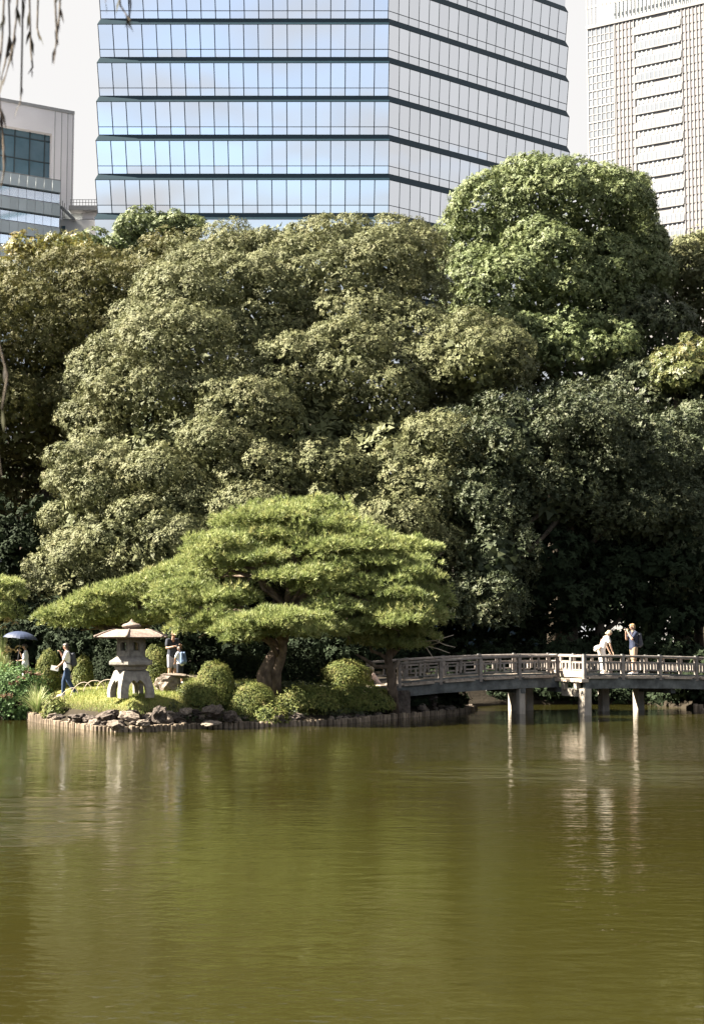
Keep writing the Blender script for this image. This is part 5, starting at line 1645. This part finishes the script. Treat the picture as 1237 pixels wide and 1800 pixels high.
# 3 man behind the boulder
H = 1.76
wp = at_ground(303, 48.0)
t, J = person('man in tan cap and dark tee behind the boulder holding both arms forward', wp, -math.pi / 2 + .55, H,
    dict(look=(1, .1, -.45), head=(.045, 0, .92), neck=(.02, 0, .835), elR=(.05, -.14, .66), haR=(.16, -.05, .69), elL=(.06, .15, .665), haL=(.20, .07, .70)),
    top='charcoal', bottom='greyshort', legs='short', cap='tancap', hair='brownhair', shoe='paleshoe')
held('camera', 'small dark camera in the hands of the man in the tan cap', 'camera', to_world(t, J['haL'] * .5 + J['haR'] * .5 + Vector((.05 * H, 0, .02))), (0, 0, .4), (.12, .05, .08), 'phone')
# 4 girl with the denim backpack
H = 1.26
wp = at_ground(317, 47.5)
t, J = person('long haired girl in white in front of the man in the tan cap', wp, math.pi * .80, H,
    dict(look=(1, .2, -.2), head=(.05, 0, .92), neck=(.03, 0, .835), chest=(.02, 0, .72), elL=(.07, .13, .66), haL=(.13, .07, .56), elR=(.05, -.13, .65), haR=(.13, -.06, .56)),
    top='white', bottom='charcoal', legs='short', hair='brownhair', hairstyle='long', fem=True, shoe='paleshoe')
backpack('washed blue denim backpack on the long haired girl by the boulder', t, J, H, 'denimbag', 1.15)
# 5 person half hidden behind the pine at the bridge end
H = 1.45
p = W(661, 1180, 50.6); wp = (p[0], 50.6, tz(p[0], 50.6) - .25)
wp = (p[0], 50.6, tz(p[0], 50.6) + .01)
t, J = person('crouching person in pale pink half hidden behind the pine at the bridge end', wp, math.pi, 1.62,
    dict(pelvis=(-.06, 0, .30), chest=(.03, 0, .45), neck=(.07, 0, .555), head=(.11, 0, .64), shL=(.06, .105, .535), shR=(.06, -.105, .535), elL=(.13, .12, .40), elR=(.13, -.12, .40), haL=(.22, .05, .42), haR=(.22, -.05, .42),
         hiL=(-.06, .05, .28), hiR=(-.06, -.05, .28), knL=(.14, .07, .27), knR=(.14, -.07, .27), anL=(.0, .07, .045), anR=(.0, -.07, .045)),
    skin='fairskin', top='pink', bottom='pink', hair='palehair', fem=True, sleeve=.9)
# 6 woman leaning on the bridge, 7 man photographing her
def on_bridge(u, v): q = Bp(u, v); return (q.x, q.y, q.z + .012)
H = 1.74
t, J = person('blond woman in white leaning forward on the bridge beside the photographing man', on_bridge(1.55, .62), PH * .4, H,
    dict(pelvis=(-.05, 0, .515), chest=(.025, 0, .70), neck=(.085, 0, .795), head=(.13, 0, .865), look=(1, 0, .15),
         shL=(.07, .10, .775), shR=(.065, -.10, .77), elL=(.11, .13, .62), haL=(.17, .10, .47), elR=(.10, -.135, .62), haR=(.155, -.125, .47),
         hiL=(-.05, .05, .505), hiR=(-.05, -.05, .505), knL=(-.02, .055, .275), knR=(-.01, -.055, .275)),
    skin='fairskin', top='cream', bottom='cream', legs='wide', hair='palehair', hairstyle='bun', fem=True, sleeve=.55, shoe='paleshoe')
bp = to_world(t, J['pelvis'] + Vector((-.09, -.08, .04)) * H)
hb_ = thing('shoulder_bag', 'pale shoulder bag with brown flap at the hip of the woman on the bridge', 'bag', tuple(bp))
m = MB(); capsule(m, (-.10, 0, -.06), (.05, 0, .03), .075, .065); capsule(m, (-.12, 0, .02), (.0, 0, .07), .05, .05)
fuse('pouch', m, M['cream'], hb_, .014, 2)
m = MB(); capsule(m, (.0, -.07, -.05), (.05, -.055, .02), .035, .03); fuse('flap', m, M['wallet'], hb_, .01, 1)
m = MB(); sh_ = to_world(t, J['shL']) - bp
m.tube([(.02, 0, .05), Vector(sh_) * .5 + Vector((-.03, -.05, .1)), Vector(sh_) + Vector((-.02, -.03, .06))], .01, 6); m.build('strap', M['wallet'], None).parent = hb_
H = 1.90
t, J = person('tall man in dark tee and khaki shorts raising a phone on the bridge', on_bridge(2.8, .75), math.pi + PH * .6, H,
    dict(look=(1, 0, .0), head=(.02, 0, .925), elL=(.09, .12, .69), haL=(.145, .05, .83), elR=(.09, -.12, .69), haR=(.145, -.03, .83), knL=(.02, .055, .28), knR=(-.015, -.055, .28)),
    skin='fairskin', top='navy', bottom='khaki', legs='short', hair='blond', shoe='paleshoe')
backpack('black backpack worn by the tall man on the bridge', t, J, H, size=1.0)
held('phone', 'dark phone held up by the tall man on the bridge', 'phone', to_world(t, (J['haL'] + J['haR']) / 2 + Vector((.03 * H, 0, .05 * H))), (0, R(85), PH * .6), (.15, .075, .012), 'phone')

# ------------------------------------------------------------------ hoop fence along the path
hf = thing('hoop_fence', 'low fence of overlapping thin bamboo hoops along the path behind the lantern', 'hoop fence', tuple(at_ground(150, 47.2)))
for px in (96, 119, 143, 166, 189, 212):
    m = MB()
    c = W(px, 1200, 47.3)
    pts = []
    for k in range(11):
        a = math.pi * k / 10
        x = c[0] - .36 * math.cos(a)
        pts.append((x, 47.3 + .03 * math.cos(a) + .04 * ((px // 23) % 2), tz(x, 47.3) - .03 + .40 * math.sin(a) ** .8))
    m.tube(pts, .013, 6); m.build('hoop', M['twig'], hf, True)
for px in (505, 527, 550):
    pass
# ------------------------------------------------------------------ willow hanging in front, close to the camera
wi = thing('willow_tree', 'weeping willow on the near bank whose thin blurred strands hang in at the top left', 'willow tree', (-3.4, 5.6, 0.6))
m = MB()
m.tube([(-3.4, 5.6, .4), (-3.35, 5.6, 1.8), (-3.2, 5.5, 3.2), (-2.6, 5.2, 4.4), (-1.6, 4.8, 5.0), (-.8, 4.6, 5.15)], [.26, .2, .17, .12, .07, .03], 10)
wt = m.build('trunk', M['bark'], wi, True)
strands = [  # pixel columns and reach of each strand, depth
    ([(40, -160), (33, -40), (30, 30), (22, 90), (6, 150)], 4.6, 1), ([(112, -160), (108, -40), (105, 30), (100, 70), (96, 100)], 4.5, 1),
    ([(100, -160), (96, -30), (100, 50), (103, 80)], 4.4, .6), ([(20, -160), (16, -10), (18, 60), (10, 110), (2, 140)], 4.7, 1),
    ([(75, -160), (68, -20), (66, 50), (72, 70)], 5.0, .5), ([(55, -160), (52, -20), (55, 90), (58, 118), (50, 130)], 4.8, .6),
    ([(5, -160), (8, -10), (5, 60), (3, 90), (-6, 160)], 4.3, 1), ([(42, -160), (40, 60), (38, 160), (36, 186)], 4.7, .5),
    ([(210, -160), (205, -60), (212, 10), (232, 40)], 4.5, .8), ([(228, -160), (226, -60), (230, 10), (226, 50)], 4.6, .7), ([(188, -160), (184, -60), (186, 4)], 4.4, .8), ([(160, -160), (163, -60), (166, -5)], 4.6, .7),
    ([(-14, -160), (-8, 100), (6, 240), (8, 300), (2, 330)], 4.5, .9), ([(-18, -160), (-10, 300), (-2, 600), (14, 660), (4, 720), (8, 700)], 4.4, .7), ([(-22, -160), (-12, 500), (-6, 760), (4, 840)], 4.6, .7)]
for pts, d, dens in strands:
    w3 = [W(a, b_, d + .05 * math.sin(i)) for i, (a, b_) in enumerate(pts)]
    w3 = [w3[0] + np.array([0, 0, .35])] + w3
    m = MB(); m.tube([tuple(q) for q in w3], [.006] + [.0035] * (len(w3) - 2) + [.0012], 5)
    so = m.build('strand', M['bark'], wt)
    Lv = Leaves()
    P = []; D = []
    for a, b_ in zip(w3[1:-1], w3[2:]):
        ln = np.linalg.norm(b_ - a); n = max(1, int(ln / .02 * dens * .5))
        for _ in range(n):
            f = rnd.random(); P.append(a + (b_ - a) * f); q = (b_ - a) / ln; D.append(q)
    P = np.array(P); D = np.array(D); n = len(P)
    ax = D + rng.normal(0, .22, (n, 3)) + np.array([0, 0, -.5]); ax /= np.linalg.norm(ax, axis=1, keepdims=True)
    nn = np.cross(ax, rng.normal(0, 1, (n, 3))); nn /= np.linalg.norm(nn, axis=1, keepdims=True)
    Ln = rng.uniform(.045, .085, n)
    v, tt = leaf_arrays(P, ax, nn, Ln, Ln * .15)
    Lv.add(v, tt, np.repeat(rng.uniform(0, 1, n), 2))
    raw_mesh('leaves', np.concatenate(Lv.v), np.concatenate(Lv.t), M['willow'], wt, np.concatenate(Lv.c))
